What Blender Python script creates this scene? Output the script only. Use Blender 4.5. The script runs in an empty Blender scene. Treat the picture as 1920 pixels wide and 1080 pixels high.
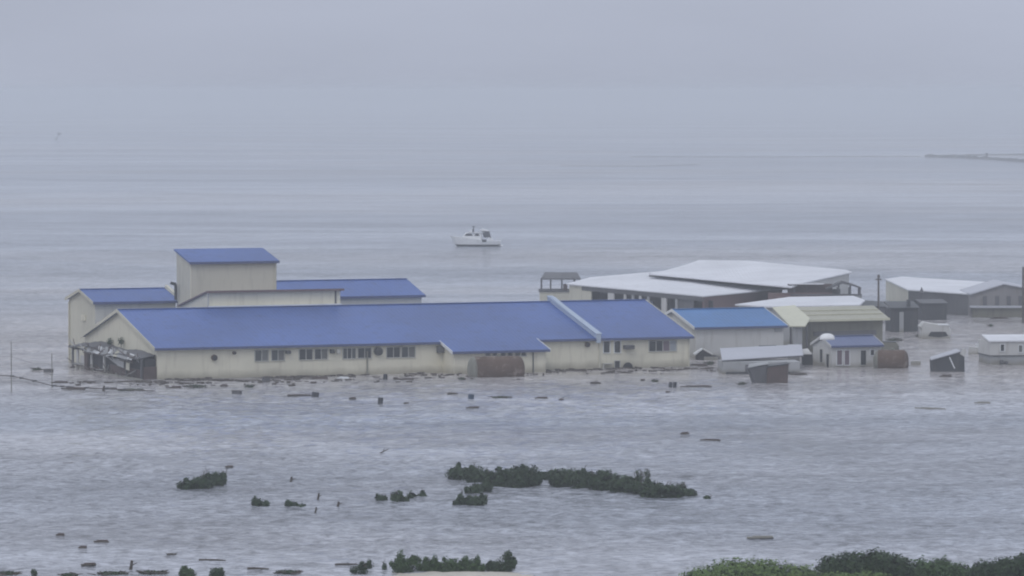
import bpy, bmesh, math, random
from mathutils import Vector, Matrix, noise

random.seed(7)
R = math.radians
sc = bpy.context.scene
col = sc.collection

# ------------------------------------------------------------------ camera
F = 8550.0          # focal length in pixels of a 1920 wide frame
HC = 28.0           # eye height above the flood
PITCH = math.atan(370 / F)
CP, SP = math.cos(PITCH), math.sin(PITCH)
cam_d = bpy.data.cameras.new('camera')
cam_d.sensor_width = 36.0
cam_d.lens = 36.0 * F / 1920.0
cam_d.clip_start = 1.0
cam_d.clip_end = 30000.0
cam = bpy.data.objects.new('camera', cam_d)
cam.location = (0, 0, HC)
cam.rotation_euler = (R(90) - PITCH, 0, 0)
col.objects.link(cam)
sc.camera = cam

# ------------------------------------------------------------------ render / colour
sc.render.engine = 'CYCLES'
sc.cycles.use_denoising = True
sc.cycles.use_adaptive_sampling = False
sc.cycles.max_bounces = 6
sc.cycles.volume_bounces = 2
sc.cycles.filter_width = 2.0
sc.view_settings.view_transform = 'Standard'
sc.view_settings.look = 'None'
sc.view_settings.exposure = 0.09
sc.view_settings.gamma = 1.0
sc.view_settings.use_curve_mapping = False

# ------------------------------------------------------------------ sky (overcast) and soft sun
SUN_EL, SUN_AZ = R(48), R(205)
w = bpy.data.worlds.new('World')
sc.world = w
w.use_nodes = True
nt = w.node_tree
nt.nodes.clear()
def wn(t): return nt.nodes.new(t)
out = wn('ShaderNodeOutputWorld'); bg = wn('ShaderNodeBackground')
bg.inputs['Strength'].default_value = 0.1
sky = wn('ShaderNodeTexSky'); sky.sky_type = 'NISHITA'; sky.sun_disc = False
sky.sun_elevation = SUN_EL; sky.sun_rotation = SUN_AZ
sky.dust_density = 3.0
tc = wn('ShaderNodeTexCoord'); sep = wn('ShaderNodeSeparateXYZ')
nt.links.new(tc.outputs['Generated'], sep.inputs[0])
ramp = wn('ShaderNodeValToRGB')      # cloud deck: dim at the horizon, brighter overhead
ramp.color_ramp.elements[0].position = 0.0
ramp.color_ramp.elements[0].color = (0.415, 0.452, 0.558, 1)
ramp.color_ramp.elements[1].position = 1.0
ramp.color_ramp.elements[1].color = (0.78, 0.83, 0.93, 1)
e = ramp.color_ramp.elements.new(0.12); e.color = (0.468, 0.503, 0.608, 1)
nt.links.new(sep.outputs['Z'], ramp.inputs['Fac'])
mp = wn('ShaderNodeMapping'); mp.inputs['Scale'].default_value = (2.2, 2.2, 9.0)
nt.links.new(tc.outputs['Generated'], mp.inputs['Vector'])
nz = wn('ShaderNodeTexNoise'); nz.inputs['Scale'].default_value = 2.4; nz.inputs['Detail'].default_value = 4
nz.inputs['Roughness'].default_value = 0.45
nt.links.new(mp.outputs[0], nz.inputs['Vector'])
mr = wn('ShaderNodeMapRange'); mr.inputs['From Min'].default_value = 0.3; mr.inputs['From Max'].default_value = 0.7
mr.inputs['To Min'].default_value = 8.9; mr.inputs['To Max'].default_value = 11.0
nt.links.new(nz.outputs['Fac'], mr.inputs['Value'])
vm = wn('ShaderNodeVectorMath'); vm.operation = 'SCALE'
nt.links.new(ramp.outputs['Color'], vm.inputs[0]); nt.links.new(mr.outputs[0], vm.inputs['Scale'])
mix = wn('ShaderNodeMix'); mix.data_type = 'RGBA'; mix.inputs['Factor'].default_value = 0.94
nt.links.new(sky.outputs['Color'], mix.inputs['A']); nt.links.new(vm.outputs[0], mix.inputs['B'])
nt.links.new(mix.outputs['Result'], bg.inputs['Color'])
nt.links.new(bg.outputs[0], out.inputs['Surface'])

sun_d = bpy.data.lights.new('sun', 'SUN'); sun_d.energy = 0.5; sun_d.angle = R(25); sun_d.color = (1.0, 0.96, 0.9)
sun = bpy.data.objects.new('sun', sun_d); col.objects.link(sun)
# Nishita azimuth is measured from +Y towards +X
sd = Vector((math.sin(SUN_AZ) * math.cos(SUN_EL), math.cos(SUN_AZ) * math.cos(SUN_EL), math.sin(SUN_EL)))
sun.rotation_euler = sd.to_track_quat('Z', 'Y').to_euler()

# ------------------------------------------------------------------ picking helpers
CAM = Vector((0, 0, HC))
def ray(px, py):
    u = (px - 960) / F; v = (540 - py) / F
    return Vector((u, CP + v * SP, -SP + v * CP))
def at(px, py, z=0.0):
    d = ray(px, py); return CAM + d * ((z - HC) / d.z)
def atd(px, py, D):
    d = ray(px, py); return CAM + d * (D / d.y)
def ppm(py, z=0.0):                 # pixels per metre for a point at height z seen at row py
    return F / at(960, py, z).y

class Frame:
    """a building's own axes: u along the front (left to right), v away from the camera"""
    def __init__(s, o, q=None, like=None):
        s.o = Vector((o[0], o[1], 0))
        if like: s.u, s.v = like.u, like.v
        else:
            s.u = (Vector((q[0], q[1], 0)) - s.o).normalized(); s.v = Vector((-s.u.y, s.u.x, 0))
        s.rot = math.atan2(s.u.y, s.u.x)
    def pv(s, px, py, v):
        d = ray(px, py); P = s.o + s.v * v
        h = CAM + d * ((P - CAM).dot(s.v) / d.dot(s.v)); r = h - s.o
        return r.dot(s.u), h.z
    def pu(s, px, py, u):
        d = ray(px, py); P = s.o + s.u * u
        h = CAM + d * ((P - CAM).dot(s.u) / d.dot(s.u)); r = h - s.o
        return r.dot(s.v), h.z
    def pz(s, px, py, z):
        r = at(px, py, z) - s.o; return r.dot(s.u), r.dot(s.v)
    def pz3(s, px, py, z):
        a = s.pz(px, py, z); return (a[0], a[1], z)

# ------------------------------------------------------------------ object helpers
def tag(o, label=None, cat=None, group=None, kind=None):
    if label: o['label'] = label
    if cat: o['category'] = cat
    if group: o['group'] = group
    if kind: o['kind'] = kind
    return o
def empty(name, loc, rz=0, label=None, cat=None, group=None):
    o = bpy.data.objects.new(name, None); col.objects.link(o)
    o.empty_display_size = 0.5
    o.location = loc; o.rotation_euler = (0, 0, rz)
    return tag(o, label, cat, group)
def thing(name, fr, label, cat, group=None):
    return empty(name, fr.o, fr.rot, label, cat, group)

class MB:
    def __init__(s): s.v = []; s.f = []
    def add(s, vs, fs):
        n = len(s.v); s.v += [tuple(p) for p in vs]; s.f += [tuple(i + n for i in f) for f in fs]; return s
    def box(s, a0, a1, b0, b1, c0, c1, M=None):
        vs = [Vector((x, y, z)) for z in (c0, c1) for x, y in ((a0, b0), (a1, b0), (a1, b1), (a0, b1))]
        if M: vs = [M @ p for p in vs]
        return s.add(vs, [(3, 2, 1, 0), (4, 5, 6, 7), (0, 1, 5, 4), (1, 2, 6, 5), (2, 3, 7, 6), (3, 0, 4, 7)])
    def extr(s, pts, d):
        """polygon (3-D points) swept by vector d"""
        n = len(pts); d = Vector(d)
        vs = [Vector(p) for p in pts] + [Vector(p) + d for p in pts]
        fs = [tuple(range(n))[::-1], tuple(range(n, 2 * n))] + [(i, (i + 1) % n, n + (i + 1) % n, n + i) for i in range(n)]
        return s.add(vs, fs)
    def tube(s, p, q, r0, r1=None, n=8, cap=True):
        p, q = Vector(p), Vector(q); r1 = r0 if r1 is None else r1
        a = (q - p).normalized(); b = a.cross(Vector((0, 0, 1)))
        if b.length < 1e-3: b = Vector((1, 0, 0))
        b.normalize(); c = a.cross(b)
        ring = lambda P, r: [P + (b * math.cos(t) + c * math.sin(t)) * r for t in (2 * math.pi * k / n for k in range(n))]
        fs = [(i, (i + 1) % n, n + (i + 1) % n, n + i) for i in range(n)]
        if cap: fs += [tuple(range(n))[::-1], tuple(range(n, 2 * n))]
        return s.add(ring(p, r0) + ring(q, r1), fs)
    def line(s, pts, r, n=5):
        for a, b in zip(pts, pts[1:]): s.tube(a, b, r, r, n)
        return s
    def loft(s, rings, cap=True):
        n = len(rings[0]); vs = [p for r in rings for p in r]; fs = []
        for k in range(len(rings) - 1):
            for i in range(n):
                fs.append((k * n + i, k * n + (i + 1) % n, (k + 1) * n + (i + 1) % n, (k + 1) * n + i))
        if cap: fs += [tuple(range(n))[::-1], tuple(range((len(rings) - 1) * n, len(rings) * n))]
        return s.add(vs, fs)
    def build(s, name, mat, parent=None, smooth=False, bevel=0):
        me = bpy.data.meshes.new(name); me.from_pydata(s.v, [], s.f); me.update()
        bm = bmesh.new(); bm.from_mesh(me); bmesh.ops.recalc_face_normals(bm, faces=bm.faces[:])
        bm.to_mesh(me); bm.free()
        if smooth:
            for p in me.polygons: p.use_smooth = True
        me.materials.append(mat)
        o = bpy.data.objects.new(name, me); col.objects.link(o)
        if parent: o.parent = parent
        if bevel:
            m = o.modifiers.new('bevel', 'BEVEL'); m.width = bevel; m.segments = 1
        return o

# ------------------------------------------------------------------ materials
def mat_base(name):
    m = bpy.data.materials.new(name); m.use_nodes = True
    return m, m.node_tree, m.node_tree.nodes['Principled BSDF']
def N(t, kind, **kw):
    n = t.nodes.new(kind)
    for k, v in kw.items():
        if k in n.inputs: n.inputs[k].default_value = v
        else: setattr(n, k, v)
    return n
def weathered(name, c, var=0.12, rough=0.7, dirt=(0.16, 0.14, 0.11), dirt_amt=0.25, streak=True, scale=0.6, metal=0, spec=0.4, tide=0.0, bump=0.01):
    """painted or bare surface: tone mottling, run-down streaks, optional mud tide mark left by the flood"""
    m, t, b = mat_base(name)
    tc = N(t, 'ShaderNodeTexCoord')
    mp = N(t, 'ShaderNodeMapping'); mp.inputs['Scale'].default_value = (1.0, 1.0, 0.15 if streak else 1.0)
    t.links.new(tc.outputs['Object'], mp.inputs[0])
    n1 = N(t, 'ShaderNodeTexNoise', Scale=scale * 3, Detail=6.0, Roughness=0.65); t.links.new(mp.outputs[0], n1.inputs['Vector'])
    n2 = N(t, 'ShaderNodeTexNoise', Scale=scale * 0.35, Detail=3.0); t.links.new(tc.outputs['Object'], n2.inputs['Vector'])
    mr1 = N(t, 'ShaderNodeMapRange'); mr1.inputs[1].default_value = 0.3; mr1.inputs[2].default_value = 0.7
    mr1.inputs[3].default_value = 1 - var; mr1.inputs[4].default_value = 1 + var
    t.links.new(n2.outputs['Fac'], mr1.inputs[0])
    sc_ = N(t, 'ShaderNodeVectorMath', operation='SCALE'); sc_.inputs[0].default_value = c[:3]
    t.links.new(mr1.outputs[0], sc_.inputs['Scale'])
    mr2 = N(t, 'ShaderNodeMapRange'); mr2.inputs[1].default_value = 0.52; mr2.inputs[2].default_value = 0.78
    mr2.inputs[3].default_value = 0; mr2.inputs[4].default_value = dirt_amt * 2.2
    t.links.new(n1.outputs['Fac'], mr2.inputs[0])
    mx = N(t, 'ShaderNodeMix', data_type='RGBA'); mx.inputs['B'].default_value = (*dirt, 1)
    t.links.new(mr2.outputs[0], mx.inputs['Factor']); t.links.new(sc_.outputs[0], mx.inputs['A'])
    last = mx.outputs['Result']
    if tide:
        geo = N(t, 'ShaderNodeNewGeometry'); sp = N(t, 'ShaderNodeSeparateXYZ'); t.links.new(geo.outputs['Position'], sp.inputs[0])
        n3 = N(t, 'ShaderNodeTexNoise', Scale=0.5, Detail=5.0); t.links.new(geo.outputs['Position'], n3.inputs['Vector'])
        ad = N(t, 'ShaderNodeMath', operation='MULTIPLY_ADD'); ad.inputs[1].default_value = 0.9; t.links.new(n3.outputs['Fac'], ad.inputs[0])
        ad.inputs[2].default_value = -0.45
        su = N(t, 'ShaderNodeMath', operation='SUBTRACT'); t.links.new(sp.outputs['Z'], su.inputs[0]); t.links.new(ad.outputs[0], su.inputs[1])
        mr3 = N(t, 'ShaderNodeMapRange'); mr3.inputs[1].default_value = 0.1; mr3.inputs[2].default_value = tide
        mr3.inputs[3].default_value = 0.6; mr3.inputs[4].default_value = 0.0
        t.links.new(su.outputs[0], mr3.inputs[0])
        m2 = N(t, 'ShaderNodeMix', data_type='RGBA'); m2.inputs['B'].default_value = (0.2, 0.18, 0.13, 1)
        t.links.new(mr3.outputs[0], m2.inputs['Factor']); t.links.new(last, m2.inputs['A']); last = m2.outputs['Result']
    t.links.new(last, b.inputs['Base Color'])
    b.inputs['Roughness'].default_value = rough; b.inputs['Metallic'].default_value = metal
    b.inputs['Specular IOR Level'].default_value = spec
    if bump:
        bp = N(t, 'ShaderNodeBump'); bp.inputs['Distance'].default_value = bump; bp.inputs['Strength'].default_value = 0.6
        t.links.new(n1.outputs['Fac'], bp.inputs['Height']); t.links.new(bp.outputs[0], b.inputs['Normal'])
    return m
def roofing(name, c, pitch=0.45, rough=0.45, var=0.08, dirt_amt=0.12):
    """long-run metal roofing: ribs down the slope, faint sheet-to-sheet tone changes"""
    m = weathered(name, c, var=var, rough=rough, dirt=(c[0] * .55, c[1] * .55, c[2] * .5), dirt_amt=dirt_amt, streak=False, scale=0.4, spec=0.5, bump=0)
    t = m.node_tree; b = t.nodes['Principled BSDF']
    tc = N(t, 'ShaderNodeTexCoord')
    wv = N(t, 'ShaderNodeTexWave', wave_type='BANDS', bands_direction='X'); wv.inputs['Scale'].default_value = 0.314 / pitch
    t.links.new(tc.outputs['Object'], wv.inputs['Vector'])
    pw = N(t, 'ShaderNodeMath', operation='POWER'); pw.inputs[1].default_value = 6; t.links.new(wv.outputs['Fac'], pw.inputs[0])
    bp = N(t, 'ShaderNodeBump'); bp.inputs['Distance'].default_value = 0.03; bp.inputs['Strength'].default_value = 0.5
    t.links.new(pw.outputs[0], bp.inputs['Height']); t.links.new(bp.outputs[0], b.inputs['Normal'])
    return m
def foliage(name, c1, c2, c3):
    m, t, b = mat_base(name)
    g = N(t, 'ShaderNodeNewGeometry')
    rp = N(t, 'ShaderNodeValToRGB'); el = rp.color_ramp.elements
    el[0].color = (*c1, 1); el[1].color = (*c3, 1); x = el.new(0.5); x.color = (*c2, 1)
    nz = N(t, 'ShaderNodeTexNoise', Scale=0.9, Detail=3.0); tc = N(t, 'ShaderNodeTexCoord'); t.links.new(tc.outputs['Object'], nz.inputs['Vector'])
    mx = N(t, 'ShaderNodeMix', data_type='FLOAT'); mx.inputs['Factor'].default_value = 0.5
    t.links.new(g.outputs['Random Per Island'], mx.inputs['A']); t.links.new(nz.outputs['Fac'], mx.inputs['B'])
    t.links.new(mx.outputs['Result'], rp.inputs['Fac']); t.links.new(rp.outputs['Color'], b.inputs['Base Color'])
    b.inputs['Roughness'].default_value = 0.65; b.inputs['Specular IOR Level'].default_value = 0.25
    return m

CREAM = weathered('cream_wall', (0.73, 0.70, 0.57), var=0.07, dirt=(0.42, 0.38, 0.30), dirt_amt=0.22, tide=0.8)
CREAM2 = weathered('cream_wall_aged', (0.60, 0.58, 0.48), var=0.08, dirt=(0.28, 0.27, 0.22), dirt_amt=0.2)
PALE = weathered('pale_wall', (0.56, 0.56, 0.55), var=0.08, dirt=(0.3, 0.29, 0.26), dirt_amt=0.25, tide=0.7)
GREYW = weathered('grey_wall', (0.36, 0.37, 0.38), var=0.12, dirt=(0.16, 0.15, 0.14), dirt_amt=0.3, tide=0.6)
DARKT = weathered('tarred_wall', (0.055, 0.058, 0.066), var=0.25, dirt=(0.12, 0.11, 0.10), dirt_amt=0.25)
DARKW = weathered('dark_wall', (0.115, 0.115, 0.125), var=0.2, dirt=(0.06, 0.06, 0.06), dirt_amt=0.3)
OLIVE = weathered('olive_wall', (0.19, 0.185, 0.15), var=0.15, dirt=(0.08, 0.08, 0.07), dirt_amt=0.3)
MAROON = weathered('maroon_fascia', (0.16, 0.10, 0.10), var=0.15, dirt=(0.10, 0.07, 0.07), dirt_amt=0.3)
TRIM = weathered('white_trim', (0.72, 0.74, 0.76), var=0.05, dirt=(0.45, 0.45, 0.43), dirt_amt=0.15)
PARA = weathered('pale_blue_flashing', (0.42, 0.50, 0.62), var=0.06, dirt=(0.3, 0.34, 0.4), dirt_amt=0.2)
FRAMEM = weathered('window_frame', (0.5, 0.5, 0.47), var=0.05, dirt_amt=0.15, rough=0.5)
GUTTER = weathered('gutter_blue', (0.07, 0.09, 0.20), var=0.1, dirt_amt=0.1, rough=0.5)
BLUE = roofing('blue_roofing', (0.050, 0.110, 0.345), var=0.15, dirt_amt=0.35)
BLUE2 = roofing('blue_roofing_bright', (0.045, 0.17, 0.42), var=0.12, dirt_amt=0.25)
BLUEG = roofing('slate_blue_roofing', (0.11, 0.14, 0.27))
WHITER = roofing('white_roofing', (0.74, 0.75, 0.79), var=0.10, dirt_amt=0.22)
YELLOWR = roofing('cream_roofing', (0.62, 0.61, 0.47), var=0.08, dirt_amt=0.2)
TANR = roofing('tan_roofing', (0.40, 0.39, 0.31), var=0.1, dirt_amt=0.25)
GREYR = roofing('pale_grey_roofing', (0.46, 0.47, 0.52), var=0.08, dirt_amt=0.2)
RUST = weathered('rusted_steel', (0.13, 0.085, 0.062), var=0.45, dirt=(0.40, 0.34, 0.30), dirt_amt=0.42, rough=0.85, scale=0.35, streak=False)
RUSTG = weathered('tank_end_grey', (0.22, 0.22, 0.19), var=0.25, dirt=(0.10, 0.08, 0.06), dirt_amt=0.35, scale=1.5)
WOOD = weathered('wet_wood', (0.085, 0.07, 0.06), var=0.3, dirt=(0.03, 0.03, 0.03), dirt_amt=0.3, rough=0.6, scale=2)
BROWNW = weathered('brown_boards', (0.10, 0.07, 0.065), var=0.25, dirt=(0.04, 0.035, 0.035), dirt_amt=0.3, scale=2)
DARKST = weathered('dark_steel', (0.05, 0.055, 0.06), var=0.2, dirt=(0.10, 0.07, 0.05), dirt_amt=0.2, rough=0.5)
DARKP = weathered('dark_plastic', (0.04, 0.045, 0.055), var=0.2, rough=0.4, dirt_amt=0.1)
BLUEP = weathered('blue_plastic', (0.04, 0.07, 0.12), var=0.2, rough=0.4, dirt_amt=0.1)
WHITEP = weathered('white_paint', (0.84, 0.85, 0.86), var=0.03, rough=0.35, dirt_amt=0.1)
ROCK = weathered('breakwater_rock', (0.16, 0.16, 0.155), var=0.3, dirt=(0.07, 0.07, 0.06), dirt_amt=0.3, streak=False)
GLASS, _t, _b = mat_base('dark_glass')
_b.inputs['Base Color'].default_value = (0.035, 0.04, 0.045, 1); _b.inputs['Roughness'].default_value = 0.12
GLASSB = weathered('grey_glass', (0.07, 0.08, 0.085), rough=.15, dirt_amt=.2)
CURTD = weathered('dim_curtain', (0.14, 0.145, 0.14), dirt_amt=.2)
wrnd = random.Random(12)
CURT = weathered('drawn_blind', (0.30, 0.33, 0.36), var=0.1, dirt_amt=0.1)
MAUVE = weathered('mauve_shutter', (0.16, 0.12, 0.15), var=0.1, dirt_amt=0.15)
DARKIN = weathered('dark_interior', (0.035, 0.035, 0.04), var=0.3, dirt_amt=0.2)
LEAF_D = foliage('leaf_dark', (0.012, 0.026, 0.013), (0.028, 0.056, 0.024), (0.065, 0.105, 0.042))
LEAF_M = foliage('leaf_mid', (0.024, 0.05, 0.018), (0.05, 0.095, 0.034), (0.085, 0.14, 0.055))
LEAF_L = foliage('leaf_light', (0.055, 0.10, 0.025), (0.11, 0.175, 0.05), (0.18, 0.25, 0.085))

# ------------------------------------------------------------------ water, ground, haze
X0, X1, Y0, Y1 = -6000, 6000, -400, 12500
m, t, b = mat_base('flood_water')
geo = N(t, 'ShaderNodeNewGeometry')
def nse(scale, detail=3.0, sx=1.0, sy=1.0, rough=0.55, dist=0.0):
    mp = N(t, 'ShaderNodeMapping'); mp.inputs['Scale'].default_value = (sx, sy, 1)
    t.links.new(geo.outputs['Position'], mp.inputs[0])
    n = N(t, 'ShaderNodeTexNoise', Scale=scale, Detail=detail, Roughness=rough, Distortion=dist)
    t.links.new(mp.outputs[0], n.inputs['Vector']); return n
def rng(src, a, b_, c, d):
    r = N(t, 'ShaderNodeMapRange'); 
    for i, v in enumerate((a, b_, c, d)): r.inputs[1 + i].default_value = v
    t.links.new(src, r.inputs[0]); return r.outputs[0]
chop = nse(1.35, 4.0, 0.7, 1.0, 0.7, 0.2)
swell = nse(0.13, 3.0, 0.6, 1.0, 0.5, 0.4)
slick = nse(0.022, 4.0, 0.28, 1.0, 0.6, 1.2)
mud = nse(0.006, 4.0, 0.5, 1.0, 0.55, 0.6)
ripple_paint = nse(1.4, 3.0, 0.65, 1.0, 0.7, 0.2)
wave_paint = nse(0.12, 6.0, 0.55, 1.0, 0.78, 0.4)
hsum = N(t, 'ShaderNodeMath', operation='MULTIPLY_ADD'); hsum.inputs[1].default_value = 1.2
t.links.new(swell.outputs['Fac'], hsum.inputs[0]); t.links.new(chop.outputs['Fac'], hsum.inputs[2])
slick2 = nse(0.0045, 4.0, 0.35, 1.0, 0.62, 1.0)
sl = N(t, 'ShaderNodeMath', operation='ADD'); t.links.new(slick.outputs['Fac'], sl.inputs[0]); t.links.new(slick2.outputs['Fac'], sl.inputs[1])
amp = rng(sl.outputs[0], 0.82, 1.18, 0.12, 1.0)
bp = N(t, 'ShaderNodeBump'); bp.inputs['Distance'].default_value = 0.6
t.links.new(amp, bp.inputs['Strength']); t.links.new(hsum.outputs[0], bp.inputs['Height'])
t.links.new(bp.outputs[0], b.inputs['Normal'])
cm = N(t, 'ShaderNodeMix', data_type='RGBA')
cm.inputs['A'].default_value = (0.285, 0.31, 0.365, 1); cm.inputs['B'].default_value = (0.355, 0.33, 0.325, 1)
spx = N(t, 'ShaderNodeSeparateXYZ'); t.links.new(geo.outputs['Position'], spx.inputs[0])
near = rng(spx.outputs['Y'], 385, 450, 0, 1); farr = rng(spx.outputs['Y'], 540, 620, 1, 0)     # silt carried through the settlement
ml = N(t, 'ShaderNodeMath', operation='MULTIPLY'); t.links.new(near, ml.inputs[0]); t.links.new(farr, ml.inputs[1])
mu = N(t, 'ShaderNodeMath', operation='MAXIMUM'); t.links.new(rng(mud.outputs['Fac'], 0.47, 0.64, 0, .8), mu.inputs[0]); t.links.new(ml.outputs[0], mu.inputs[1])
t.links.new(mu.outputs[0], cm.inputs['Factor'])
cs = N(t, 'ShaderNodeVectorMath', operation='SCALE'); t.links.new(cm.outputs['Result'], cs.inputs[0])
t.links.new(rng(ripple_paint.outputs['Fac'], 0.38, 0.62, 0.60, 1.42), cs.inputs['Scale'])  # fine ripple glint and shade painted into the water colour
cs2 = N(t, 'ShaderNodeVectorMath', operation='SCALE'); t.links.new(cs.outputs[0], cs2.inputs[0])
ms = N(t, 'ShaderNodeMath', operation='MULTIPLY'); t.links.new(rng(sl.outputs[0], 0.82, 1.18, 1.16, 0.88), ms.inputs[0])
t.links.new(rng(wave_paint.outputs['Fac'], 0.38, 0.62, 0.74, 1.30), ms.inputs[1]); t.links.new(ms.outputs[0], cs2.inputs['Scale'])      # pale sheen of calm lanes and wave contrast painted into the colour
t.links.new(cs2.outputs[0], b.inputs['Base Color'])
t.links.new(rng(sl.outputs[0], 0.8, 1.2, 0.05, 0.15), b.inputs['Roughness'])
b.inputs['IOR'].default_value = 1.33
WATER = m
# the sheet is cut finer (and carries real waves) where it is seen close
import numpy as np
rs = np.random.RandomState(4)
yl = [Y0, 60, 150, 200, 225]; y = 238.0
while y < 1150: yl.append(y); y *= 1.0020
n_in = len(yl); yl += [1300, 1600, 2200, 3500, 6000, Y1]
fr_ = np.linspace(-.19, .19, 261)
ya = np.array(yl)
inner = np.clip(ya, 200, 1300)[:, None] * fr_[None, :]
XX = np.concatenate([np.full((len(ya), 1), float(X0)), np.full((len(ya), 1), -900.), inner, np.full((len(ya), 1), 900.), np.full((len(ya), 1), float(X1))], axis=1)
YY = np.repeat(ya[:, None], XX.shape[1], axis=1)
ZZ = np.zeros_like(XX)
for k in range(90):                                 # short wind chop: many small crossing waves
    L_ = np.exp(rs.uniform(np.log(1.1), np.log(4.5))); th_ = rs.normal(1.35, .6); kk = 2 * np.pi / L_
    ph = kk * (XX * np.cos(th_) + YY * np.sin(th_)) + rs.uniform(0, 6.28)
    fade = np.clip((L_ * 330 - YY) / (L_ * 130), 0, 1)         # waves shorter than the cells can carry are left to the bump
    ZZ += .0085 * L_ ** .1 * np.sin(ph) * fade
grp = .75 + .35 * np.sin(XX * .031 + YY * .011 + 2 * np.sin(YY * .017)) * np.sin(YY * .023 - XX * .009)
ZZ *= grp
edge = np.zeros_like(ZZ); edge[6:n_in - 3, 3:-3] = 1
ZZ *= edge * np.clip((1150 - YY) / 350, 0, 1)
mb = MB(); nc = XX.shape[1]
mb.v = list(zip(XX.ravel().tolist(), YY.ravel().tolist(), ZZ.ravel().tolist()))
for j in range(len(yl) - 1):
    for i in range(nc - 1):
        a = j * nc + i; mb.f.append((a, a + 1, a + 1 + nc, a + nc))
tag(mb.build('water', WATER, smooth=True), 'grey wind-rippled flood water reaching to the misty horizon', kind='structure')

GRASSG = weathered('ground_earth', (0.09, 0.085, 0.06), var=0.3, dirt=(0.05, 0.06, 0.03), dirt_amt=0.4, streak=False)
SAND = weathered('pale_sand', (0.52, 0.49, 0.43), var=0.12, dirt=(0.25, 0.22, 0.18), dirt_amt=0.3, streak=False)
mb = MB()
gx = [X0, -800, -300] + list(range(-120, 121, 12)) + [300, 800, X1]
gy = [Y0, -100, 0] + list(range(40, 250, 30)) + [250, 256, 262, 268, 275, 290, 320, 500, 1200, 4000, Y1]
def ground_z(x, y):
    z = 23.5 - 0.0945 * max(y, -40)
    z += 0.5 * noise.noise(Vector((x * 0.03, y * 0.03, 1))) * min(1, max(0, (250 - y) / 100))
    return max(z, -3.0)
for y in gy:
    for x in gx: mb.v.append((x, y, ground_z(x, y)))
for j in range(len(gy) - 1):
    for i in range(len(gx) - 1):
        a = j * len(gx) + i; mb.f.append((a, a + 1, a + 1 + len(gx), a + len(gx)))
tag(mb.build('ground', GRASSG), 'earth slope running down under the flood', kind='structure')

hz = MB().box(X0 - 100, X1 + 100, Y0 - 100, Y1 + 100, -4.2, 30.5)
HZ = bpy.data.materials.new('haze'); HZ.use_nodes = True; ht = HZ.node_tree; ht.nodes.clear()
ho = ht.nodes.new('ShaderNodeOutputMaterial'); pv = ht.nodes.new('ShaderNodeVolumePrincipled')
pv.inputs['Color'].default_value = (0.925, 0.958, 1.0, 1); pv.inputs['Density'].default_value = 0.00046
pv.inputs['Anisotropy'].default_value = 0.2
ht.links.new(pv.outputs[0], ho.inputs['Volume'])
tag(hz.build('haze', HZ), 'pale sea mist thickening towards the horizon', kind='stuff')

# ------------------------------------------------------------------ building pieces
def gable(root, u0, u1, v0, v1, ze, zr, wall, roof, vr=None, over=0.35, base=-2.5, th=0.14, ends=(1, 1), gut=None, trim=None):
    """gabled block with its ridge along u. returns (walls, roof)"""
    vr = (v0 + v1) / 2 if vr is None else vr
    prof = [(u0, v0, base), (u0, v1, base), (u0, v1, ze), (u0, vr, zr), (u0, v0, ze)]
    W = MB().extr(prof, (u1 - u0, 0, 0)).build('wall', wall, root)
    s1 = (zr - ze) / (vr - v0); s2 = (zr - ze) / (v1 - vr)
    a, bb = u0 - over, u1 + over
    g = 0.015
    rm = MB()
    rm.extr([(a, v0 - over, ze - s1 * over + g), (a, vr, zr + g), (a, v1 + over, ze - s2 * over + g),
             (a, v1 + over, ze - s2 * over + g + th), (a, vr, zr + g + th), (a, v0 - over, ze - s1 * over + g + th)], (bb - a, 0, 0))
    RF = rm.build('roof', roof, root)
    MB().box(a + .02, bb - .02, vr - .18, vr + .18, zr + th + g + .005, zr + th + g + .06).build('ridge_cap', roof, RF)
    zz = ze - s1 * over + g
    MB().box(a, bb, v0 - over - .13, v0 - over - .01, zz - .10, zz + th - .02).build('gutter', gut or GUTTER, RF)
    if trim:
        for uu in (a - .06,) + ((bb + .01,) if ends[1] else ()):
            q = MB().extr([(uu, v0 - over, zz - .12), (uu, vr, zr + g - .12), (uu, v1 + over, ze - s2 * over + g - .12),
                           (uu, v1 + over, ze - s2 * over + g + th + .05), (uu, vr, zr + g + th + .05), (uu, v0 - over, zz + th + .05)], (.05, 0, 0))
            q.build('barge_board', trim, RF)
    return W, RF
def window_v(root, fr, px0, py0, px1, py1, v, n=2, glass=None, frame=None, dark=None, name='window', sub='pane'):
    """window lying in a plane of constant v (front wall)"""
    (a0, z1) = fr.pv(px0, (py0), v); (a1, _) = fr.pv(px1, py0, v); _, z0 = fr.pv((px0 + px1) / 2, py1, v); _, z1 = fr.pv((px0 + px1) / 2, py0, v)
    t_ = 0.07; f = MB()
    y0, y1 = v - .07, v - .003
    f.box(a0 - t_, a1 + t_, y0, y1, z1, z1 + t_); f.box(a0 - t_, a1 + t_, y0 - .04, y1, z0 - t_, z0)
    f.box(a0 - t_, a0, y0, y1, z0 + .001, z1 - .001); f.box(a1, a1 + t_, y0, y1, z0 + .001, z1 - .001)
    wd = (a1 - a0) / n
    for k in range(1, n): f.box(a0 + wd * k - .035, a0 + wd * k + .035, y0, y1, z0 + .001, z1 - .001)
    W = f.build(name, frame or FRAMEM, root)
    for k in range(n):
        g_ = (glass or wrnd.choice([GLASS, GLASS, GLASSB, CURTD])) if not isinstance(glass, (list, tuple)) else glass[k]
        MB().box(a0 + wd * k + .036, a0 + wd * (k + 1) - .036, v - .025, v - .004, z0 + .002, z1 - .002).build(sub, g_ or GLASS, W)
    return W
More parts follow.
